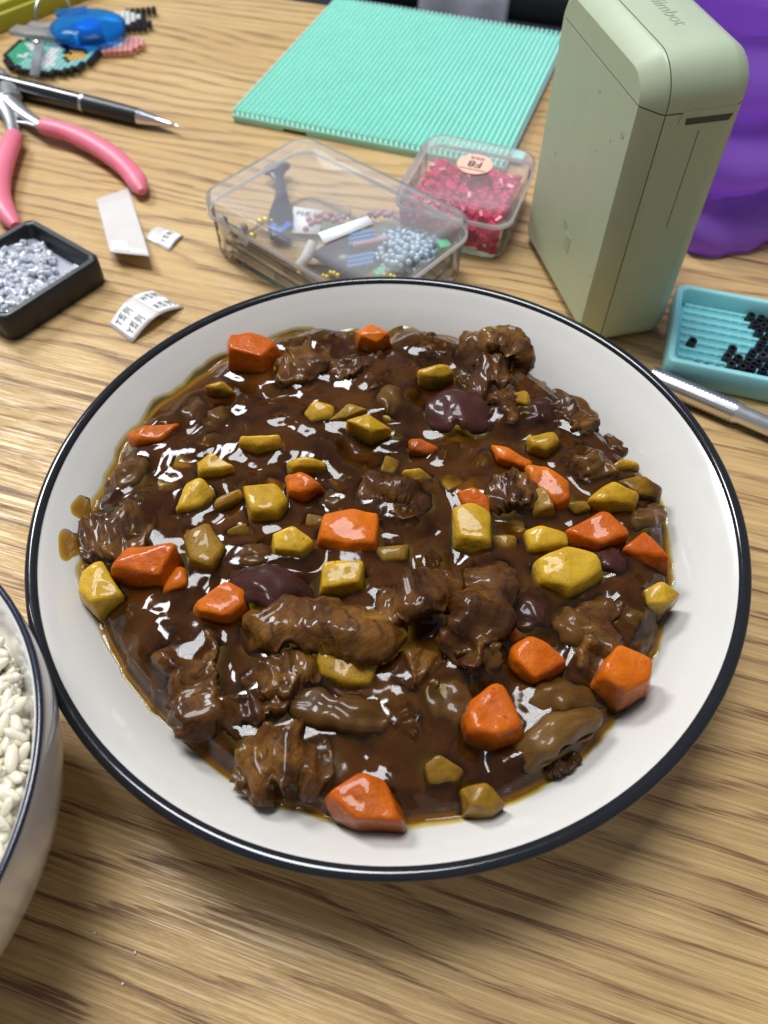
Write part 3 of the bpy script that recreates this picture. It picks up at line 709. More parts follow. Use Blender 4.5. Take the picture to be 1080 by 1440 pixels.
# sauce-covered lumps that only show as swells
for x, y, r, h in ((240,530,45,.02),(220,650,50,.035),(200,720,40,.03),(200,900,48,.045),(230,860,30,.05),(185,960,30,.03),(320,890,50,.05),(290,590,40,.03),(430,630,35,.035),(460,660,40,.03),(540,650,45,.035),(620,660,50,.03),(660,640,40,.04),(700,720,35,.03),(590,800,60,.02),(660,600,30,.04),(830,600,40,.035),(850,640,35,.04),(880,900,35,.03),(760,850,50,.05),(500,1060,45,.03),(590,1090,40,.035),(640,1090,30,.045),(720,1100,45,.03),(450,1110,25,.03),(290,1080,40,.03),(330,500,35,.03),(560,500,30,.03),(390,590,40,.03),(560,545,40,.03),(330,650,25,.03),(230,760,30,.035),(440,560,30,.03),(820,810,40,.03),(560,1060,30,.03),(780,690,25,.03),(480,690,30,.035),(250,980,25,.04)):
    v = on(x, y); add_bump(v, r*.0022*.45, h*.9, .055)

def sauce():
    nr, nt = 220, 840
    sp = [(108,800),(118,735),(138,685),(160,640),(198,590),(240,545),(310,490),(400,466),(500,458),(590,456),(660,474),(720,500),(800,560),(870,625),(930,680),(950,735),(958,790),(950,860),(930,915),(900,970),(830,1060),(770,1112),(700,1145),(590,1172),(480,1165),(400,1140),(300,1080),(200,985),(140,890)]
    A = []
    for x, y in sp:
        v = at(x, y, .315)-PC; A.append((math.atan2(v.y, v.x), min(math.hypot(v.x, v.y), .955)))
    A.sort(); th = np.array([a for a, _ in A]); rr = np.array([b for _, b in A])
    T = np.linspace(-math.pi, math.pi, nt, endpoint=False)
    rb = np.interp(T, np.r_[th[-1]-2*math.pi, th, th[0]+2*math.pi], np.r_[rr[-1], rr, rr[0]])
    k = np.ones(9)/9; rb = np.convolve(np.r_[rb[-4:], rb, rb[:4]], k, 'valid')
    zi = sbase(PC.x+.91*np.cos(T), PC.y+.91*np.sin(T)) + .004; rmax = np.interp(zi, [q[1] for q in _pr], [q[0] for q in _pr])
    rb = np.minimum(rb, rmax+.012)
    rb += .008*vn(T*10+50, T*0+3, 3) + .003*vn(T*28+90, T*0+7, 4)
    t = np.linspace(0, 1, nr)[:, None]**.85
    Rr = t*rb[None, :]; X = PC.x + Rr*np.cos(T); Y = PC.y + Rr*np.sin(T)
    Z = sbase(X, Y)
    acc = np.zeros_like(Z)
    for bx, by, r, h, s in BUMPS:
        d = np.hypot(X-bx, Y-by); m = d < r+3*s
        acc[m] += (h*np.exp(-(np.maximum(d[m]-r, 0)/s)**2))**4
    lump = acc**.25
    nz = .014*vn(X*5, Y*5, 1) + .0032*vn(X*10, Y*10, 2) + .0006*vn(X*22, Y*22, 5) + .0003*vn(X*60, Y*60, 6)
    edge_fade = np.clip((1-t)/.10, 0, 1)
    Z = Z - .006 + (lump + nz)*(.15+.85*edge_fade)
    wz = wall_z(Rr)
    f = np.clip((t-.945)/.05, 0, 1); f = f*f*(3-2*f)
    Z = Z*(1-f) + (wz + .006*(1-np.clip((t-.985)/.015, 0, 1)) - .003*np.clip((t-.985)/.015, 0, 1))*f
    Z = np.where(t < .985, np.maximum(Z, wz+.0045), Z)
    # a dark hollow between the beef strips
    hv = on(600, 895); Z -= .030*np.exp(-(np.hypot((X-hv.x)*1.0, (Y-hv.y)*1.3)/.075)**2)
    from mathutils.bvhtree import BVHTree
    VV, FF = [], []
    for fo in FOOD:
        b0 = len(VV); lo = fo.location
        VV += [v.co + lo for v in fo.data.vertices]; FF += [[b0+q for q in pl.vertices] for pl in fo.data.polygons]
    tree = BVHTree.FromPolygons(VV, FF)
    xf, yf, zf = X.ravel(), Y.ravel(), Z.ravel(); dep = np.empty(len(xf))
    for q in range(len(xf)):
        r_ = tree.find_nearest((xf[q], yf[q], zf[q]), .09)
        dep[q] = r_[3] if r_[3] is not None else .09
    film = np.maximum(Z-wz, 0).ravel() + np.where(t < .86, .1, 0.).repeat(nt, 1).ravel()*1.0
    dep = np.minimum(dep*1.15, np.maximum(Z-wz, 0).ravel())
    V = np.stack([X-PC.x, Y-PC.y, Z], -1).reshape(-1, 3)
    F = []
    for i in range(1, nr-1):
        for k in range(nt): F.append((i*nt+k, (i+1)*nt+k, (i+1)*nt+(k+1) % nt, i*nt+(k+1) % nt))
    F.append(tuple(nt+k for k in range(nt)))
    o = from_py('stew_sauce', V, F, M['sauce'], None, True, loc=(PC.x, PC.y, 0))
    a = o.data.attributes.new('depth', 'FLOAT', 'POINT'); a.data.foreach_set('value', dep.astype(np.float32))
    a = o.data.attributes.new('film', 'FLOAT', 'POINT'); a.data.foreach_set('value', film.astype(np.float32))
    tag(o, 'thick glossy brown curry sauce filling the white plate', 'sauce')
    # two smears that ran up the left wall of the plate
    for px, py, sx, sy in ((96, 766, 17, 24), (112, 714, 13, 18)):
        n = 28; V = []; F = []; tv = []
        c = at(px, py, .33)
        for i in range(9):
            for k in range(n):
                a_ = 2*math.pi*k/n; q = i/8*(1+.12*math.sin(3*a_+px))
                x = px + sx*q*math.cos(a_) + (6 if math.cos(a_) > .5 else 0)*q; y = py + sy*q*math.sin(a_)
                z = .34
                for _ in range(5):
                    v = at(x, y, z); z = float(wall_z(math.hypot(v.x-PC.x, v.y-PC.y)))
                r_ = Vector((v.x-PC.x, v.y-PC.y)); dz = .0025*(1-(i/8)**3) - .0015*(i == 8)
                V.append((v.x-PC.x-r_.x*dz*.8, v.y-PC.y-r_.y*dz*.8, z+dz)); tv.append(.004 + .012*(1-(i/8)**3))
        for i in range(8):
            for k in range(n): F.append((i*n+k, (i+1)*n+k, (i+1)*n+(k+1) % n, i*n+(k+1) % n))
        s_ = from_py('smear', V, F, M['sauce'], o); aa = s_.data.attributes.new('depth', 'FLOAT', 'POINT'); aa.data.foreach_set('value', np.array(tv, np.float32)); aa = s_.data.attributes.new('film', 'FLOAT', 'POINT'); aa.data.foreach_set('value', np.array(tv, np.float32))
        s_['label'] = 'thin yellow sauce smear on the plate wall'
sauce()

# ------------------------------------------------------------------ rice bowl
BC = Vector((-1.457, .476, 0)); BRr, BZ = .715, .60
def rice_bowl():
    t = thing('rice_bowl', 'white ribbed rice bowl with a thin navy rim at the left', 'bowl', BC)
    inner = [(0, .05), (.2, .055), (.38, .10), (.52, .22), (.61, .38), (.665, .52), (.692, .585), (.702, .60)]
    outer = [(.712, .598), (.716, .575), (.712, .50), (.695, .40), (.655, .28), (.58, .16), (.46, .075), (.36, .05), (.34, .0), (.31, .0), (.30, .03), (0, .035)]
    pi_ = [tuple(p) for p in smooth_path(inner, 32)]; po = [tuple(p) for p in smooth_path(outer[:8], 34)]
    lathe('body', pi_ + po + outer[8:], M['ceramic_bowl'], t, 160)
    ring = [(.7095 + .0085*math.cos(a), .5995 + .0075*math.sin(a)) for a in [2*math.pi*k/10 for k in range(11)]]
    lathe('rim_band', ring, M['navy_glaze'], t, 160)
    r = thing('cooked_rice', 'white cooked rice filling the bowl at the left', 'rice', BC)
    def hz(x, y):
        d = math.hypot(x, y); return .50 + .05*(1-(d/.64)**2) + .035*mnoise.noise((x*5, y*5, 3)) 
    V = []; F = []; n = 64; nr = 20
    for i in range(nr+1):
        for k in range(n):
            a = 2*math.pi*k/n; q = .655*i/nr; x, y = q*math.cos(a), q*math.sin(a); V.append((x, y, hz(x, y)-.035-(.03 if i == nr else 0)))
    for i in range(nr):
        for k in range(n): F.append((i*n+k, i*n+(k+1) % n, (i+1)*n+(k+1) % n, (i+1)*n+k))
    core = from_py('rice_bed', V, F, M['rice'], r)
    bm = bmesh.new(); bmesh.ops.create_uvsphere(bm, u_segments=8, v_segments=7, radius=1)
    for v in bm.verts:
        v.co.x *= .031; v.co.y *= .0128; v.co.z *= .0120; v.co.z -= .004*math.cos(v.co.x/.031*1.5); 
    g0 = from_bm('rice_grain', bm, M['rice'], r); me = g0.data; first = True; cnt = 0
    tries = 0
    while cnt < 298 and tries < 20000:
        tries += 1
        a = random.uniform(-math.pi, math.pi); q = .63*math.sqrt(random.random()); x, y = q*math.cos(a), q*math.sin(a)
        p = BC + Vector((x, y, .52)); d = p - Vector((0, 0, HC)); px = 540 + FPX*d.dot(_r)/d.dot(_f)
        if px < -60 or px > 75: continue
        z = hz(x, y) + random.uniform(-.028, .008)
        o = g0 if first else link('rice_grain', me, r); first = False; cnt += 1
        o.location = (x, y, z); o.rotation_euler = (random.uniform(-.5, .5), random.uniform(-.6, .6), random.uniform(0, 6.28)); s = random.uniform(.75, 1.25); o.scale = (s, s*random.uniform(.9, 1.1), s)
rice_bowl()

# ------------------------------------------------------------------ mint peg board
def peg_board():
    u = R_(-19.5); c = (at(330,160,.05)+at(785,49,.05)+at(715.6,245.5,.05)+at(479.7,-7.5,.05))/4; c.z = 0
    t = thing('peg_board', 'square mint green peg board for fuse beads near the far table edge', 'peg board', c, rz=u)
    L = 1.57
    bm = bmesh.new(); bm_box(bm, (0, 0, .029), (L, L, .024), 0, .006, 2)
    for x0, x1 in ((-L/2, -.30*L), (-.22*L, L/2)): bm_box(bm, ((x0+x1)/2, -L/2+.012, .0085), (x1-x0-.012, .022, .017), 0, .003, 1)
    bm_box(bm, (0, L/2-.012, .0085), (L-.02, .022, .017), 0, .003, 1)
    for s in (-1, 1): bm_box(bm, (s*(L/2-.012), 0, .0085), (.022, L-.06, .017), 0, .003, 1)
    from_bm('base_plate', bm, M['mint'], t, angle=40)
    box('interlock_tab', (L/2+.03, -.40*L, .022), (.075, .10, .018), M['mint'], t, bev=.008)
    n = 52; V = []; F = []; p = L/n
    for i in range(n):
        for j in range(n):
            x = -L/2+p*(i+.5); y = -L/2+p*(j+.5); b = len(V)
            for (r, z) in ((.0105, .0405), (.0088, .068), (.005, .0735)):
                for k in range(6): V.append((x+r*math.cos(k*1.0472), y+r*math.sin(k*1.0472), z))
            for q in (0, 6):
                for k in range(6): F.append((b+q+k, b+q+(k+1) % 6, b+q+6+(k+1) % 6, b+q+6+k))
            F.append(tuple(b+12+k for k in range(6)))
    o = from_py('peg', V, F, M['mint'], t, True, angle=60); o['kind'] = 'stuff'
peg_board()

# ------------------------------------------------------------------ label printer
def printer():
    c0, c1, c2 = at(845,470), at(750,320), at(945,455)
    c0 = at(821, 489); a = R_(13.0)                     # narrow side runs along local x, wide side along local y
    W, D, H = .362, .84, 1.14
    t = thing('label_printer', 'sage green pocket label printer standing upright behind the plate', 'label printer', c0, rz=a)
    def prof(ins, rr):
        P = []
        x0, x1, z0, z1 = ins, D-ins, ins*.6, H-ins*.9
        for cx, cz, a0, r in ((x1-rr, z1-rr, 0, rr), (x0+rr, z1-rr, 90, rr), (x0+rr*.45, z0+rr*.45, 180, rr*.45), (x1-rr*.45, z0+rr*.45, 270, rr*.45)):
            for k in range(11):
                q = R_(a0+9*k); P.append((cx+r*math.cos(q), cz+r*math.sin(q)))
        return P
    spec = [(0, .075, .095), (.006, .066, .10), (.050, .008, .135), (.058, .003, .138), (.070, 0, .14), (W-.07, 0, .14), (W-.055, .003, .138), (W-.012, .03, .115), (W, .045, .10)]
    bm = bmesh.new(); rings = []
    for x, ins, rr in spec: rings.append([bm.verts.new((x, y, z)) for y, z in prof(ins, rr)])
    n = len(rings[0])
    for i in range(len(rings)-1):
        for k in range(n): bm.faces.new((rings[i][k], rings[i][(k+1) % n], rings[i+1][(k+1) % n], rings[i+1][k]))
    bm.faces.new(rings[0]); bm.faces.new(rings[-1]); bmesh.ops.recalc_face_normals(bm, faces=bm.faces[:])
    zs, xs, gp = .985, .064, .0035
    def piece(name, cuts, m=M['sage']):
        b = bm.copy()
        for co, no in cuts:
            r = bmesh.ops.bisect_plane(b, geom=b.verts[:]+b.edges[:]+b.faces[:], plane_co=co, plane_no=no, clear_outer=True)
            es = [e for e in r['geom_cut'] if isinstance(e, bmesh.types.BMEdge)]
            bmesh.ops.holes_fill(b, edges=[e for e in b.edges if e.is_boundary], sides=0)
        return from_bm(name, b, m, t, True, angle=28)
    Z, Xp, Xn, Zn = (0, 0, 1), (1, 0, 0), (-1, 0, 0), (0, 0, -1)
    piece('body', [((0, 0, zs-gp), Z), ((xs+gp*.6, 0, 0), Xn)])
    piece('lid', [((0, 0, zs+gp*.5), Zn), ((xs+gp*.6, 0, 0), Xn)])
    piece('face_plate', [((0, 0, zs-gp), Z), ((xs-gp*.6, 0, 0), Xp)])
    piece('lid_face_plate', [((0, 0, zs+gp*.5), Zn), ((xs-gp*.6, 0, 0), Xp)])
    bm.free()
    bm2 = bmesh.new(); bm_box(bm2, (W/2, D/2, H/2), (W-.10, D-.12, H-.14), 0, .03, 2); from_bm('core', bm2, M['sage_dark'], t)
    # paper slot on the narrow side
    def plate_(name, pts, y0, y1, m):
        rings = [[(x, y, z) for x, z in pts] for y in (y0, y1)]
        return loft(name, rings, m, t, angle=20)
    plate_('slot_bezel', [(.125, .990), (.315, .990), (.315, .955), (.298, .925), (.135, .925), (.115, .95)], -.0022, .03, M['sage'])
    plate_('paper_slot', [(.140, .966), (.308, .966), (.298, .945), (.143, .945)], -.004, .02, M['sage_dark'])
    plate_('seam', [(.2015, .92), (.2035, .92), (.2035, .55), (.2015, .55)], -.0010, .01, M['sage_dark'])
    # moulded lettering on the top, read from the far side
    me = text_mesh('niimbot', .052); me.materials.append(M['mark'])
    o = link('lettering', me, t, (W/2+.01, .37, H+.0012), (0, 0, R_(-90))); o['label'] = 'faint moulded lettering on the lid'
    # faded printed marks low on the wide face
    def mark(name, pts):
        V = [(x, y, z) for x in (-.0012, .004) for y, z in pts]; n = len(pts)
        from_py(name, V, [tuple(range(n))] + [(k, (k+1) % n, n+(k+1) % n, n+k) for k in range(n)], M['mark'], t, False)
    mark('printed_dot', [(.40+.020*math.cos(R_(18*k)), .335+.020*math.sin(R_(18*k))) for k in range(20)])
    mark('printed_square', [(.325, .24), (.375, .24), (.375, .31), (.325, .31)])
    def scuff(y, z, r, st):
        mark('scuff', [(y+r*st*math.cos(R_(30*k)), z+r*(1+.3*math.sin(2.7*k))*math.sin(R_(30*k))) for k in range(12)])
    for q in ((.13, .86, .010, 1.6), (.20, .80, .005, 1), (.36, .90, .006, 2), (.62, .52, .006, 1), (.10, .30, .005, 1), (.28, .72, .004, 1.5)): scuff(*q)
    return t
printer()

# ------------------------------------------------------------------ purple bag
def bag():
    p0 = at(958, 362); p1 = at(1150, 318)
    d = (p1-p0); d.z = 0; d.normalize(); nrm = Vector((-d.y, d.x, 0))
    t = thing('plastic_bag', 'large shiny purple plastic bag standing behind the label printer', 'bag', p0, rz=math.atan2(d.y, d.x))
    nx, nz = 44, 60; Lx, Hz = 2.2, 1.75
    V = []; F = []
    for s in (0, 1):
        for i in range(nx):
            for k in range(nz):
                u, v = i/(nx-1), k/(nz-1)
                x = -.12+Lx*u - .10*v + .16*(1-v)*(u < .5)*(1-2*u); z = Hz*v
                b = .34*(math.sin(math.pi*min(1, .06+.94*u))**.5)*(math.sin(math.pi*(.10+.82*v))**.7)
                wv = z + .05*math.sin(3.2*x+.6) + .03*math.sin(7*x); fold = -.17*(abs(math.sin(math.pi*(wv+.02)/.31))**.7-.5)*math.exp(-1.3*max(z-.25, 0)) + .012*math.sin(34*x+6*z)*math.exp(-8*z) + .025*mnoise.noise((x*3, z*4, 9))
                y = (-b + fold) if s == 0 else (b + .25)
                V.append((x, y+.12+.75*v, z))
    def f(s, i, k): return s*nx*nz + i*nz + k
    for s in (0, 1):
        for i in range(nx-1):
            for k in range(nz-1): F.append((f(s, i, k), f(s, i+1, k), f(s, i+1, k+1), f(s, i, k+1)))
    for k in range(nz-1):
        F.append((f(0, 0, k), f(0, 0, k+1), f(1, 0, k+1), f(1, 0, k))); F.append((f(0, nx-1, k), f(0, nx-1, k+1), f(1, nx-1, k+1), f(1, nx-1, k)))
    for i in range(nx-1):
        F.append((f(0, i, 0), f(0, i+1, 0), f(1, i+1, 0), f(1, i, 0))); F.append((f(0, i, nz-1), f(0, i+1, nz-1), f(1, i+1, nz-1), f(1, i, nz-1)))
    from_py('pouch', V, F, M['bag'], t)
bag()

# ------------------------------------------------------------------ trays and beads
def quad_frame(A, B, C, z):
    """corner A, edges to B and C (pixels, at height z) -> centre-less frame"""
    a, b, c = at(*A, z), at(*B, z), at(*C, z)
    ang = math.atan2((b-a).y, (b-a).x); Lx = (b-a).length
    n = Vector((-math.sin(ang), math.cos(ang), 0)); Ly = (c-a).dot(n)
    return a, ang, Lx, Ly
def open_tray(name_parent, Lx, Ly, h, wall, rad, m, mfloor, floor=.02):
    rings = []
    for ins, z in ((.012, 0), (.004, .006), (0, .02), (0, h-.008), (.006, h), (wall-.006, h), (wall, h-.008), (wall+.004, floor+.004)):
        rings.append([(x, y, z) for x, y in rrect(Lx-2*ins, Ly-2*ins, max(rad-ins*.6, .01))])
    loft('rim_wall', rings, m, name_parent, cap0=True, cap1=False, angle=50)
    f = [[(x, y, z) for x, y in rrect(Lx-2*wall-.004, Ly-2*wall-.004, max(rad-wall*.6, .01))] for z in (floor-.004, floor+.002)]
    loft('tray_floor', f, mfloor, name_parent)
def tube_bead(name, r, L, ri, m, n=8):
    V = []; F = []
    for rr, z in ((ri, -L/2), (r, -L/2), (r, L/2), (ri, L/2)):
        for k in range(n): a = 2*math.pi*k/n; V.append((rr*math.cos(a), rr*math.sin(a), z))
    for i in range(4):
        j = (i+1) % 4
        for k in range(n): F.append((i*n+k, i*n+(k+1) % n, j*n+(k+1) % n, j*n+k))
    me = bpy.data.meshes.new(name); me.from_pydata(V, [], F); me.update(); me.materials.append(m); me.shade_smooth(); me.set_sharp_from_angle(angle=R_(50))
    bm = bmesh.new(); bm.from_mesh(me); bmesh.ops.recalc_face_normals(bm, faces=bm.faces[:]); bm.to_mesh(me); bm.free()
    return me
def black_tray():
    h = .13
    r, b, f = at(143, 361, h), at(43, 305, h), at(14, 458, h)
    ang = math.atan2((r-b).y, (r-b).x); Lx = (r-b).length
    n = Vector((-math.sin(ang), math.cos(ang), 0)); Ly = abs((f-r).dot(n))
    c = (r+b)/2 - n*Ly/2; c.z = 0
    t = thing('black_tray', 'small square black tray of clear beads at the left edge', 'tray', c, rz=ang)
    open_tray(t, Lx, Ly, h, .035, .05, M['black_plastic'], M['black_plastic'], .03)
    me = tube_bead('clear_bead', .0135, .030, .006, M['bead_clear'])
    rng = random.Random(3); k = 0; tries = 0
    while k < 290 and tries < 9000:
        tries += 1
        x = rng.uniform(-.43, .43)*(Lx-.07); y = rng.uniform(-.45, .45)*(Ly-.07)
        # heap lies toward the near left corner, thinning toward the far right edges
        e = min(Lx/2-.05-x, Ly/2-.05-y); 
        edge_ = (x/(Lx/2)*.55 + y/(Ly/2)*.75)
        top = .105 - .085*max(0, edge_+.15)
        if edge_ > .45 and rng.random() > .12: continue
        z = .045 if edge_ > .42 else .045 + (top-.045)*rng.random()**.35
        v = link('clear_bead', me, None)
        v.location = c + Vector((math.cos(ang)*x-math.sin(ang)*y, math.sin(ang)*x+math.cos(ang)*y, z))
        v.rotation_euler = (rng.uniform(.9, 2.2), rng.uniform(-.5, .5), rng.uniform(0, 6.28))
        if edge_ > .42: tag(v, 'loose clear tube bead at the sparse far side of the black tray', 'bead', 'loose clear beads beside the heap in the black tray')
        else: tag(v, 'clear tube bead in the heap inside the black tray', 'bead', 'clear beads heaped in the black tray')
        k += 1
    # the bed of beads underneath
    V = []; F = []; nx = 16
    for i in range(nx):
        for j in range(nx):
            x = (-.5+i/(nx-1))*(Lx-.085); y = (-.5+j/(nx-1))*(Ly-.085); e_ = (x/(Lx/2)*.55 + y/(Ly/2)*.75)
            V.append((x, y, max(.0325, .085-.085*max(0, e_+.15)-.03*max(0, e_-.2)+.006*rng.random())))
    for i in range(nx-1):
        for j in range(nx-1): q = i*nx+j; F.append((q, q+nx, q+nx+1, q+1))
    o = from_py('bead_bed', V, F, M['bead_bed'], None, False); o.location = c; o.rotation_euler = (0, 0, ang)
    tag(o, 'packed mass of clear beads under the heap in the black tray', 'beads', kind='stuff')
black_tray()
def turquoise_tray():
    h = .115
    bl, fl_, br = at(953, 397, h), at(937, 507, h), at(1080, 417, h)
    ang = math.atan2((br-bl).y, (br-bl).x)*.5 + .5*math.atan2((at(1080,541,h)-fl_).y, (at(1080,541,h)-fl_).x)
    n = Vector((-math.sin(ang), math.cos(ang), 0)); d = Vector((math.cos(ang), math.sin(ang), 0))
    Ly = (bl-fl_).dot(n); Lx = .80
    c = (bl+fl_)/2 + d*Lx/2; c.z = 0
    t = thing('bead_tray', 'turquoise ridged sorting tray holding black beads at the right edge', 'tray', c, rz=ang)
    open_tray(t, Lx, Ly, h, .032, .045, M['turq'], M['turq_deep'], .035)
    n_r = int((Ly-.085)/.045); p = (Ly-.085)/n_r
    for i in range(n_r+1):
        y = -Ly/2+.0425+p*i
        tube('ridge', [(-Lx/2+.055, y, .040), (Lx/2-.045, y, .040)], p*.20, M['turq'], t, n=8)
        q = -Lx/2+.08
        bm = bmesh.new()
        while q < Lx/2-.06:
            bmesh.ops.create_uvsphere(bm, u_segments=8, v_segments=5, radius=p*.30, matrix=Matrix.Translation((q, y, .036))); q += .043
        o = from_bm('ridge_scallop', bm, M['turq'], t); o['kind'] = 'stuff'
    me = tube_bead('black_bead', .0190, .034, .009, M['bead_black'], 12)
    rng = random.Random(5); px = .0405
    cols = int((Lx-.12)/px)
    lims = [6.2, 6.2, 7.0, 7.0, 6.6, 5.6, 3.7, 3.7, .6, .6, .6, .6]
    for i in range(n_r):
        y = Ly/2-.0425-p*(i+.5)
        for k in range(cols):
            lone = i == 5 and k in (0, 4)
            if (k+.5) < lims[min(i, 11)] and not lone: continue
            if not lone and i < 7 and k > 6 and rng.random() < .03: continue
            x = -Lx/2+.085+px*(k+.4*(i % 2)) + rng.uniform(-.003, .003)
            v = link('black_bead', me, None); v.location = c + d*x + n*(y+rng.uniform(-.002, .002)) + Vector((0, 0, .054))
            v.rotation_euler = (rng.uniform(-.15, .15), rng.uniform(-.15, .15), 0)
            if lone: tag(v, 'lone black bead on bare ridges ' + ('near the left wall of the turquoise tray' if k == 0 else 'just left of the bead rows'), 'bead')
            else: tag(v, 'black bead standing in the rows inside the turquoise tray', 'bead', 'black beads lined up in the turquoise tray')
turquoise_tray()

# ------------------------------------------------------------------ craft knife handle
def knife():
    a, b = at(915, 530, .045), at(1100, 608, .045)
    d = (b-a).normalized(); t = thing('craft_knife', 'silver craft knife handle with knurled grip beside the turquoise tray', 'craft knife', a)
    L = (at(1033,577,.045)-a).length; s = d.cross(Vector((0, 0, 1))); u = Vector((0, 0, 1))
    rings = []; nl, n = 44, 22
    for i in range(nl):
        q = i/(nl-1)*L
        rings.append([d*q + (s*math.cos(2*math.pi*k/n)+u*math.sin(2*math.pi*k/n))*(.042*(1+.09*(1 if (i+k) % 2 else -1))) for k in range(n)])
    loft('knurled_grip', rings, M['alu'], t, angle=12)
    tube('barrel', [d*(L+.001), d*(L+.01), d*(L+.03), d*(L+.5), d*(L+.9)], [.043, .043, .037, .037, .037], M['alu'], t, n=24)
knife()

# ------------------------------------------------------------------ clear boxes
def clear_box(t, Lx, Ly, h, lid_h, rad):
    def ring(ins, z, r=rad): return [(x, y, z) for x, y in rrect(Lx-2*ins, Ly-2*ins, max(r-ins*.5, .02))]
    w = .016
    loft('box_body', [ring(.030, .0), ring(.020, .008), ring(.016, .03), ring(.012, h-lid_h), ring(.012+w, h-lid_h), ring(.016+w, .035), ring(.026+w, .018)], M['clearbox'], t, True, True, 50)
    loft('lid', [ring(0, h-lid_h), ring(0, h-.03), ring(.006, h-.008), ring(.022, h), ring(.055, h), ring(.062, h-.008)], M['clearlid'], t, False, True, 50)
    loft('lid_edge', [ring(-.004, h-lid_h-.006), ring(-.004, h-lid_h+.012), ring(.004, h-lid_h+.012), ring(.004, h-lid_h-.006)], M['clearedge'], t, closed=True)
def jewel_box():
    h = .30
    l, b, r = at(293, 276, h), at(432, 189, h), at(664, 300, h)
    ang = math.atan2((r-b).y, (r-b).x); d = Vector((math.cos(ang), math.sin(ang), 0)); n = Vector((-d.y, d.x, 0))
    Lx = (r-b).length; Ly = max(.62, abs((l-b).dot(n)))*1.04; Lx *= 1.06
    c = (b+r)/2 - n*Ly/2; c.z = 0
    t = thing('clear_case', 'wide clear lidded case of charms and beads behind the plate', 'plastic case', c+Vector((0, 0, .004)), rz=ang)
    clear_box(t, Lx, Ly, h, .085, .10)
    for x in (-.33, -.22): box('latch', (x*Lx, -Ly/2-.006, h-.075), (.05, .014, .09), M['clearlid'], t, bev=.005)
    F = lambda px, py, z=.03: at(px, py, z)
    print('JEWEL', Lx, Ly, [tuple(round(q, 3) for q in c)])
    # --- contents, each a thing of its own
    P = smooth_path([F(388,240,.06), F(395,265,.06), F(395,300,.055), F(393,335,.05)], 18)
    o = tube('navy_charm', P, [.052, .046, .03, .026, .024, .024, .026, .03, .035, .042, .05, .056, .06, .06, .058, .055, .05, .045], M['navy'], None, n=14, flat=.35)
    tag(o, 'dark navy tail shaped charm inside the clear case', 'charm')
    q = F(389, 237, .065); o2 = lathe('charm_fluke', [(0, .028), (.05, .026), (.085, .012), (.09, 0), (.085, -.012), (0, -.02)], M['navy'], None, 32); o2.scale = (.85, .45, .8); o2.location = q; o2.rotation_euler = (0, 0, R_(28)); tag(o2, 'oval navy head of the tail shaped charm in the clear case', 'charm')
    def bead_string(name, label, pts, r, m, group=None, n=None, rng=random.Random(11)):
        tt = thing(name, label, 'beads', pts[0], group); b0 = None
        bm = bmesh.new(); bmesh.ops.create_icosphere(bm, subdivisions=2, radius=r); b0 = from_bm('bead', bm, m, tt); first = True
        for p in pts:
            o = b0 if first else link('bead', b0.data, tt); first = False; o.location = Vector(p)-Vector(pts[0])
        return tt
    rng = random.Random(2)
    pts = []
    for i in range(420):
        a_ = rng.uniform(0, 6.28); q = math.sqrt(rng.random()); x, y = 574 + 52*q*math.cos(a_), 352 + 34*q*math.sin(a_)
        p = at(x, y, .03 + .10*(1-q*q)+.012*rng.random())
        if all((p-s).length > .021 for s in pts): pts.append(p)
    bead_string('pearl_cluster', 'big clump of blue grey pearl beads inside the clear case', pts, .0165, M['pearl'])
    pts = [F(430+62*k/16 + 4*math.sin(k*2.1), 318-14*math.sin(k/16*3.1)+4*math.cos(k*1.7), .05) for k in range(17)] + [F(500+75*k/16, 312-12*math.sin(k/16*3.14)+3*math.cos(k*2), .05) for k in range(17)]
    bead_string('pink_bead_string', 'string of dusty pink pearls behind the white label strip in the clear case', pts, .0155, M['pink_pearl'])
    pts = [F(500+42*k/8, 345-8*k/8, .10) for k in range(9)]
    bead_string('pink_bead_row', 'short row of dusty pink pearls across the light blue bead patch', pts, .0155, M['pink_pearl'])
    pts = [F(455+100*k/20, 388-6*math.sin(k/20*3.1)+3*math.sin(k*2), .04) for k in range(21)]
    bead_string('yellow_bead_string', 'string of tiny yellow beads along the near wall of the clear case', pts, .013, M['gold'])
    pts = [F(322, 325), F(331, 331), F(342, 328), F(366, 312, .05), F(374, 310, .06), F(384, 313, .05), F(355, 332)]
    bead_string('gold_trinket', 'shiny gold trinket beside the navy charm in the clear case', pts, .020, M['gold'])
    pts = [F(394+13*(k % 3), 378+4*(k//3)+3*(k % 2), .03) for k in range(6)]
    bead_string('yellow_bead_cluster', 'few yellow beads at the near left wall of the clear case', pts, .014, M['gold'])
    pts = []
    for i in range(40):
        x, y = 618+20*rng.uniform(-1, 1), 366+12*rng.uniform(-1, 1); pts.append(F(x, y, .03+.05*rng.random()))
    bead_string('grey_bead_clump', 'clump of smoky grey beads at the near right corner of the clear case', pts, .016, M['grey_bead'])
    b = F(624, 352, .095); o = box('green_bead_block', (0, 0, .02), (.055, .055, .04), M['green_bead'], None, .3, .006); o.location = b; tag(o, 'bright green square bead on the smoky grey clump', 'bead')
    o = box('green_flat_bead', (0, 0, .01), (.06, .05, .03), M['green_bead'], None, .8, .006); o.location = F(533, 386, .03); tag(o, 'small green flat bead under the pearl clump', 'bead')
    o = box('blue_charm', (0, 0, .02), (.10, .085, .04), M['blue'], None, .9, .012); o.location = F(396, 326, .03); tag(o, 'bright blue block at the foot of the navy charm', 'charm')
    # ring
    rg = [(.048+.020*math.cos(a_), .020*math.sin(a_)) for a_ in [2*math.pi*k/10 for k in range(11)]]
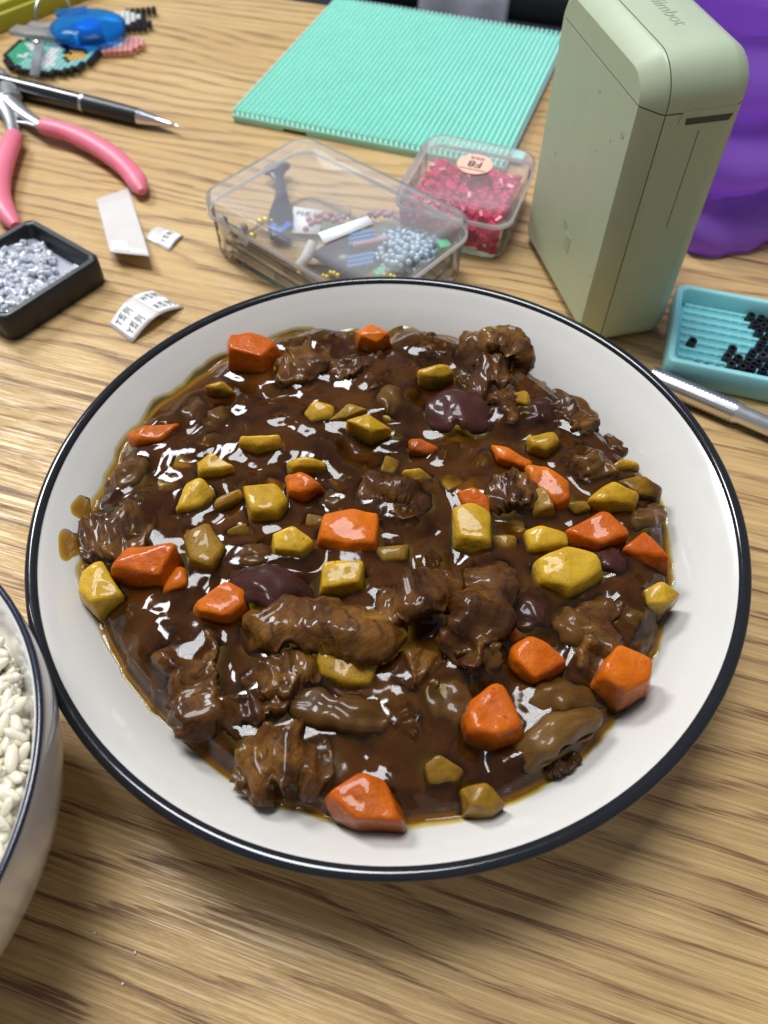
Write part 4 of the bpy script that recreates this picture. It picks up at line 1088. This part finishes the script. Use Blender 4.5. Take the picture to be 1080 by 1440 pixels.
    o = lathe('tan_ring', rg, M['tan'], None, 40); o.location = F(338, 334, .070); o.rotation_euler = (R_(72), 0, ang+R_(-62)); tag(o, 'tan wooden ring leaning in the left corner of the clear case', 'ring')
    # white pin / tube
    o = tube('white_peg', [F(417, 378, .04), F(431, 362, .075), F(440, 340, .12)], [.022, .026, .022], M['white_plastic'], None, 14); tag(o, 'white plastic peg leaning on the near wall of the clear case', 'peg')
    # paper tag
    tg = thing('paper_tag', 'white printed paper tag lying flat in the clear case', 'tag', F(432, 312, .035))
    V = [tuple(F(*q, .04)-tg.location) for q in ((413, 291), (455, 297), (449, 330), (408, 328))]
    pp = from_py('tag_sheet', V, [(0, 1, 2, 3)], M['paper'], tg); md = pp.modifiers.new('t', 'SOLIDIFY'); md.thickness = .004
    me = text_mesh('M系列', .04); me.materials.append(M['ink']); e = F(455,297)-F(413,291)
    link('lettering', me, tg, tuple(F(434, 301, .0475)-tg.location), (0, 0, math.atan2(e.y, e.x)))
    # navy card with fused beads
    cd = thing('navy_card', 'dark navy card under light blue bead patches in the clear case', 'card', F(500, 360, .02))
    V = [tuple(F(*q, .05)-cd.location) for q in ((436, 360), (498, 322), (560, 360), (500, 395))]
    pp = from_py('card_sheet', V, [(0, 1, 2, 3)], M['navy'], cd); md = pp.modifiers.new('t', 'SOLIDIFY'); md.thickness = .012
    V = []; me = tube_bead('blue_bead', .012, .02, .005, M['sky_bead'], 8); 
    for (x0, y0) in ((494, 332), (492, 364)):
        tt = thing('bead_patch', 'light blue fused bead patch ' + ('just under the white label strip' if y0 < 340 else 'below the pink pearl row'), 'bead patch', F(x0, y0, .07))
        for i in range(6):
            for j in range(3):
                link('bead', me, tt, tuple(F(x0+i*6, y0-i*1.2+j*6, .075)-tt.location))
    # smoky film sheet standing inside, right
    f3 = [F(585, 352, .02), F(655, 312, .02)]
    o = from_py('tinted_film', [tuple(F(558, 300, .06)), tuple(F(655, 318, .06)), tuple(F(583, 392, .06)), tuple(F(500, 340, .06))], [(0, 1, 2, 3)], M['smoke'], None); md = o.modifiers.new('t', 'SOLIDIFY'); md.thickness = .004
    tag(o, 'smoky see-through film sheet under the pearl clump', 'film')
    tt = thing('coin_lens', 'round clear plastic disc lying in the middle of the clear case', 'disc', F(455, 300, .028)); lathe('disc', [(0, .012), (.12, .012), (.135, .006), (.13, 0), (0, 0)], M['clearbox'], tt, 48)
    # label strip on the lid
    zl = h-.004
    V = [tuple(at(*q, h+.002)) for q in ((447, 328), (517, 304), (525, 315), (456, 343))]
    o = from_py('label_strip', V, [(0, 1, 2, 3)], M['paper'], None); md = o.modifiers.new('t', 'SOLIDIFY'); md.thickness = .003
    tag(o, 'blank white label strip stuck on the lid of the clear case', 'label')
jewel_box()
def red_box():
    h = .25
    bl, br, fr = at(607, 184, h), at(758, 213, h), at(738, 312, h)
    ang = math.atan2((br-bl).y, (br-bl).x); d = Vector((math.cos(ang), math.sin(ang), 0)); n = Vector((-d.y, d.x, 0))
    Lx = (br-bl).length*1.02; Ly = abs((fr-br).dot(n))
    c = (bl+br)/2 - n*Ly/2; c.z = 0
    print('RED', Lx, Ly, tuple(c))
    t = thing('bead_box', 'small square clear box of crimson beads with a peach sticker', 'plastic box', c+Vector((0, 0, .004)), rz=ang)
    clear_box(t, Lx, Ly, h, .07, .09)
    me = tube_bead('red_bead', .0135, .032, .006, M['bead_red'], 6)
    rng = random.Random(8)
    bx, by = Lx/2-.055, Ly/2-.055
    def top(x, y): return .180 - .05*max(0, y/by)**2 + .012*mnoise.noise((x*9, y*9, 4))
    V = []; F = []; nx = 20
    for i in range(nx):
        for j in range(nx):
            x = (-1+2*i/(nx-1))*bx; y = (-1+2*j/(nx-1))*by; V.append((x, y, top(x, y)-.018))
    for i in range(nx): V.append((-bx+2*bx*i/(nx-1), -by, .025))
    for i in range(nx): V.append((bx, -by+2*by*i/(nx-1), .025))
    for i in range(nx): V.append((-bx, -by+2*by*i/(nx-1), .025))
    q = nx*nx
    for i in range(nx-1):
        for j in range(nx-1): a_ = i*nx+j; F.append((a_, a_+nx, a_+nx+1, a_+1))
        F.append((q+i, q+i+1, (i+1)*nx, i*nx)); F.append((q+nx+i, q+nx+i+1, (nx-1)*nx+i+1, (nx-1)*nx+i)); F.append((q+2*nx+i, q+2*nx+i+1, i+1, i))
    o = from_py('bead_bed', V, F, M['bead_red'], None, False); o.location = c; o.rotation_euler = (0, 0, ang)
    tag(o, 'packed mass of crimson beads filling the small clear box', 'beads', kind='stuff')
    for k in range(285):
        if k < 215: x, y = rng.uniform(-1, 1)*bx*.97, rng.uniform(-1, 1)*by*.97; z = top(x, y) + rng.uniform(-.014, .010)
        else: x, y, z = rng.uniform(-1, 1)*bx, -by-.004, rng.uniform(.03, .14)
        v = link('red_bead', me, None); v.location = c + d*x + n*y + Vector((0, 0, z)); v.rotation_euler = (rng.uniform(0, 3), rng.uniform(0, 3), rng.uniform(0, 6))
        tag(v, 'crimson tube bead in the small clear box', 'bead', 'crimson beads in the small clear box')
    s = thing('round_sticker', 'round peach sticker reading F8 on the small clear box', 'sticker', at(668, 231, h+.001), rz=ang+math.pi)
    lathe('disc', [(0, .002), (.085, .002), (.086, 0), (0, 0)], M['peach'], s, 48)
    for body, y, sz in (('F8', .0, .052), ('黑色系', -.055, .022), ('——', .048, .004)):
        me = text_mesh(body, sz, .01 if body == 'F8' else 0); me.materials.append(M['ink']); link('lettering', me, s, (0, y*.95+.005, .0035))
red_box()

# ------------------------------------------------------------------ stickers, backing strip
def sheet(name, label, cat, quad, bulge, mat, texts, patches, lift=0.0, end_lift=0.0, nu=18, nv=8):
    """quad px corners at (u,v) = (0,0),(1,0),(1,1),(0,1); bulge = height along u"""
    Q = [at(*q, .004) for q in quad]; c = sum(Q, Vector())/4; c.z = 0
    t = thing(name, label, cat, c)
    def S(u, v, dz=0.0):
        p = (Q[0]*(1-u)+Q[1]*u)*(1-v) + (Q[3]*(1-u)+Q[2]*u)*v
        return Vector((p.x, p.y, .004 + lift + bulge*math.sin(math.pi*u) + end_lift*v*v + dz)) - c
    def grid(nm, u0, u1, v0, v1, m, dz, th=.003):
        V = [S(u0+(u1-u0)*i/(nu-1), v0+(v1-v0)*j/(nv-1), dz) for i in range(nu) for j in range(nv)]
        F = [(i*nv+j, i*nv+j+1, (i+1)*nv+j+1, (i+1)*nv+j) for i in range(nu-1) for j in range(nv-1)]
        o = from_py(nm, V, F, m, t); md = o.modifiers.new('t', 'SOLIDIFY'); md.thickness = th
        return o
    grid('backing_sheet', 0, 1, 0, 1, mat, 0)
    for (u0, u1, v0, v1) in patches: grid('label_patch', u0, u1, v0, v1, M['paper'], .0035, .002)
    Lu = (Q[1]-Q[0]).length; Lv = (Q[3]-Q[0]).length
    for body, u, v, su, sv in texts:
        me = text_mesh(body, 1.0, .012); xs = [q.co.x for q in me.vertices]; wx = max(xs)-min(xs)
        for q in me.vertices:
            uu = u + q.co.x/wx*su; vv = v - q.co.y*sv; q.co = S(uu, vv, .0048)
        me.materials.append(M['ink']); link('lettering', me, t)
    return t
sheet('printed_label', 'curved label sheet printed with four series names beside the plate', 'label', [(153,457),(215,409),(258,432),(186,482)], .045, M['backing'],
      [('T系列', .22, .27, .30, .30), ('Y系列', .22, .73, .30, .30), ('W系列', .78, .25, .34, .28), ('R系列', .80, .72, .32, .28)], [(.03, .42, .03, .97), (.58, .98, .03, .97)])
sheet('single_label', 'small label with one printed series name right of the white strip', 'label', [(204,335),(223,318),(258,331),(238,353)], .012, M['backing'],
      [('Y系列', .5, .63, .70, .24)], [(.06, .94, .42, .98)])
sheet('backing_strip', 'blank waxy backing strip curling off the table beside the tray', 'paper strip', [(135,280),(181,264),(216,378),(160,372)], .0, M['backing'], [], [(.12, .52, .78, .95)], end_lift=.07)

# ------------------------------------------------------------------ pen
def pen():
    a, b = at(5, 118, .05), at(252, 178, .045)
    d = (b-a).normalized(); L = (b-a).length; t = thing('ballpoint_pen', 'black ballpoint pen with a silver tip behind the pliers', 'pen', a)
    f = lambda s: d*(L*s)
    tube('barrel', [f(-.3), f(.2), f(.47)], [.052, .052, .050], M['black_gloss'], t, 20)
    tube('clip_band', [f(.47), f(.485)], [.0515, .0515], M['steel'], t, 20)
    tube('grip', [f(.485), f(.60), f(.785)], [.050, .049, .044], M['black_plastic'], t, 20)
    tube('tip_cone', [f(.785), f(.79), f(.88), f(.955), f(.96)], [.044, .043, .028, .013, .010], M['chrome'], t, 20)
    tube('point', [f(.96), f(.985), f(.995)], [.009, .008, .003], M['chrome'], t, 10)
pen()
# ------------------------------------------------------------------ pliers
def pliers():
    t = thing('pliers', 'jewellery pliers with pink grips at the left edge', 'pliers', at(14, 150))
    W = lambda x, y, z=.06: at(x, y, z) - t.location
    tube('grip', smooth_path([W(60,177,.07), W(95,186,.07), W(132,203,.065), W(165,225,.06), W(188,248,.055), W(200,270,.05)], 24), [.045]+[.052]*6+[.056]*8+[.052]*6+[.046, .038, .022], M['pink'], t, 18, .8)
    tube('grip', smooth_path([W(20,190,.07), W(8,222,.07), W(0,258,.065), W(4,290,.06), W(22,318,.055)], 24), [.045]+[.052]*18+[.048, .044, .04, .036, .025], M['pink'], t, 18, .8)
    tube('shank', smooth_path([W(8,140,.065), W(34,160,.07), W(62,178,.07)], 10), [.075, .06, .05, .045, .04, .036, .034, .034, .034, .034], M['steel'], t, 12, .5)
    tube('shank', smooth_path([W(2,140,.065), W(14,165,.07), W(19,192,.07)], 10), [.075, .06, .05, .045, .04, .036, .034, .034, .034, .034], M['steel'], t, 12, .5)
    o = lathe('pivot', [(0, .03), (.05, .028), (.06, .02), (.06, -.03), (0, -.03)], M['steel'], t, 24); o.location = W(6, 138, .07)
    tube('jaw', smooth_path([W(14,140,.07), W(8,112,.065), W(-10,92,.06)], 8), [.07, .062, .055, .048, .04, .034, .028, .02], M['steel'], t, 10, .5)
    tube('jaw', smooth_path([W(-6,140,.065), W(-14,112,.06), W(-26,92,.055)], 8), [.07, .062, .055, .048, .04, .034, .028, .02], M['steel'], t, 10, .5)
    tube('spring', smooth_path([W(23,172,.07), W(40,174,.07), W(56,179,.07)], 8), .009, M['steel'], t, 8)
pliers()
# ------------------------------------------------------------------ bead art, badge reel, tweezers
def bead_art(name, label, cen, rows, palette, rz, pitch=.030):
    t = thing(name, label, 'bead art', at(*cen), rz=rz)
    H = len(rows); Wd = max(len(r) for r in rows); n = 8
    for ch, m in palette.items():
        V = []; F = []
        for j, row in enumerate(rows):
            for i, c in enumerate(row):
                if c != ch: continue
                x = (i-Wd/2+.5)*pitch; y = (H/2-j-.5)*pitch; b = len(V)
                prof = ((.006, .030), (.0145, .030), (.0155, .026), (.0155, .002), (.012, 0))
                for r, z in prof:
                    for k in range(n): a = 2*math.pi*k/n; V.append((x+r*math.cos(a), y+r*math.sin(a), z+.012))
                for q in range(len(prof)-1):
                    for k in range(n): F.append((b+q*n+k, b+q*n+(k+1) % n, b+(q+1)*n+(k+1) % n, b+(q+1)*n+k))
        if V:
            o = from_py('bead', V, F, m, t, True, angle=60); o['kind'] = 'stuff'
    return t
GR, TL, WH, YL, PK, VI = (plain('green_fuse_bead', (.03, .42, .22), .5), plain('pale_teal_fuse_bead', (.27, .60, .55), .5), plain('white_fuse_bead', (.75, .76, .74), .5),
    plain('amber_fuse_bead', (.72, .40, .06), .5), plain('salmon_fuse_bead', (.78, .36, .34), .5), plain('violet_fuse_bead', (.50, .26, .62), .5))
pal = {'k': M['bead_black'], 'g': GR, 't': TL, 'w': WH, 'y': YL, 'p': PK, 'v': VI}
bead_art('fuse_bead_badge', 'round green and teal fuse bead badge with a black outline', (76, 84), [
 '    kkkkkkkkkkk   ', '  kkggggkttvvvtkk ', ' kgggggkktvvvvttk ', ' kggggggkkvvvvttk ', 'kggwggttwkkvvvtttk', 'kgwwwgtttwkkkkkttk', 'kggwwwttwwtkyyyktk', 'kgggwgttwwtkkyyytk', 'kggggtttwwttyyyytk',
 'kgggwttwwwwtkyyttk', 'kggwwgtwwwwttkttk ', ' kgggttwwwwtttttk ', ' kkggtttwwwwtttkk ', '  kkgttttwwtttkk  ', '   kkkttttttkkk   ', '     kkkkkkkk     '], pal, R_(-12), .0315)
bead_art('fuse_bead_patch', 'black and white fuse bead piece beyond the blue reel', (178, 36), [
 '      kkkkkk', '    wwwkkkkk', '  wwwwwwk   ', ' wwwwwwwwk  ', 'kwwwwwwwwk  ', 'kwwwwwwwkk  ', ' kwwwwwkkkk ', '  kkkkkkkkk ', '    kkkkkk  '], pal, R_(12), .034)
bead_art('fuse_bead_petal', 'salmon pink fuse bead piece beside the blue reel', (168, 72), [
 '   pppppp ', ' ppppppppp', 'pppwwwpppp', 'ppppwwpppp', ' pppppppp ', '  pppppp  '], pal, R_(8), .032)
def reel():
    c = at(124, 38, .09); t = thing('badge_reel', 'translucent blue badge reel lying on the fuse bead badges', 'badge reel', c, rz=R_(-14))
    s = [(0, .055), (.10, .052), (.17, .040), (.215, .018), (.225, 0), (.215, -.02), (.16, -.035), (0, -.038)]
    o = lathe('housing', [tuple(p) for p in smooth_path(s, 30)], M['blue_clear'], t, 56); o.scale = (1.05, .98, 1)
    o = lathe('spool', [(0, .02), (.07, .02), (.08, .01), (.08, -.02), (0, -.02)], M['blue'], t, 32)
    box('cord_tab', (-.20, .17, .0), (.20, .07, .03), M['blue_clear'], t, R_(32), .01)
    k = thing('strap_clip', 'clear plastic strap clip with a silver snap on the bead badge', 'clip', at(50, 62, .06))
    W = lambda x, y, z=.08: at(x, y, z) - k.location
    a, b = W(18, 42), W(98, 54); e = b-a
    bm = bmesh.new(); bm_box(bm, tuple((a+b)/2), (e.length, .10, .035), math.atan2(e.y, e.x), .012, 2); from_bm('clip_bar', bm, M['clearclip'], k, angle=40)
    bm = bmesh.new(); a2, b2 = W(56, 34), W(60, 48); e = b2-a2; bm_box(bm, tuple(W(57, 37, .085)), (.16, .07, .03), math.atan2((b-a).y, (b-a).x), .01, 2); from_bm('clip_head', bm, M['clearclip'], k, angle=40)
    a3, b3 = W(54, 55, .10), W(50, 112, .06); e = b3-a3
    bm = bmesh.new(); bm_box(bm, tuple((a3+b3)/2), (e.length, .055, .018), math.atan2(e.y, e.x), .006, 2); from_bm('strap', bm, M['clearclip'], k, angle=40)
    o = lathe('snap', [(0, .02), (.014, .018), (.022, .008), (.022, 0), (0, 0)], M['chrome'], k, 20); o.location = W(52, 61, .11)
    tube('wire', smooth_path([W(52, 30, .10), W(50, 12, .16), W(60, -6, .2), W(85, -8, .2), W(98, 8, .15), W(97, 24, .10)], 24), .007, M['steel'], k, 8)
reel()
def tweezers():
    t = thing('tweezers', 'olive lime plastic tweezers standing on edge at the far left corner', 'tweezers', at(0, 40))
    for (a, b, w0) in (((-70, 74), (160, -16), .10), ((-60, 46), (110, -20), .07)):
        p, q = at(*a), at(*b); e = q-p; m = (p+q)/2 - t.location
        bm = bmesh.new(); bm_box(bm, (m.x, m.y, w0/2+.002), (e.length, .03, w0), math.atan2(e.y, e.x), .008, 2); from_bm('arm', bm, M['lime'], t, angle=40)
tweezers()
# crumbs on the table by the plate
cr = random.Random(4)
for i, (x, y, lab) in enumerate(((173, 1383, 'tiny white crumb nearest the bottom left of the table'), (133, 1312, 'tiny pale crumb left of the others near the rice bowl'), (190, 1340, 'tiny pale crumb between two others on the bare table'), (884, 492, 'small pale crumb beside the far right plate rim'))):
    bm = bmesh.new(); bmesh.ops.create_icosphere(bm, subdivisions=1, radius=.005)
    for v in bm.verts: v.co *= cr.uniform(.5, 1.2)
    o = from_bm('crumb', bm, M['paper'], None, loc=at(x, y, .004)); tag(o, lab, 'crumb')
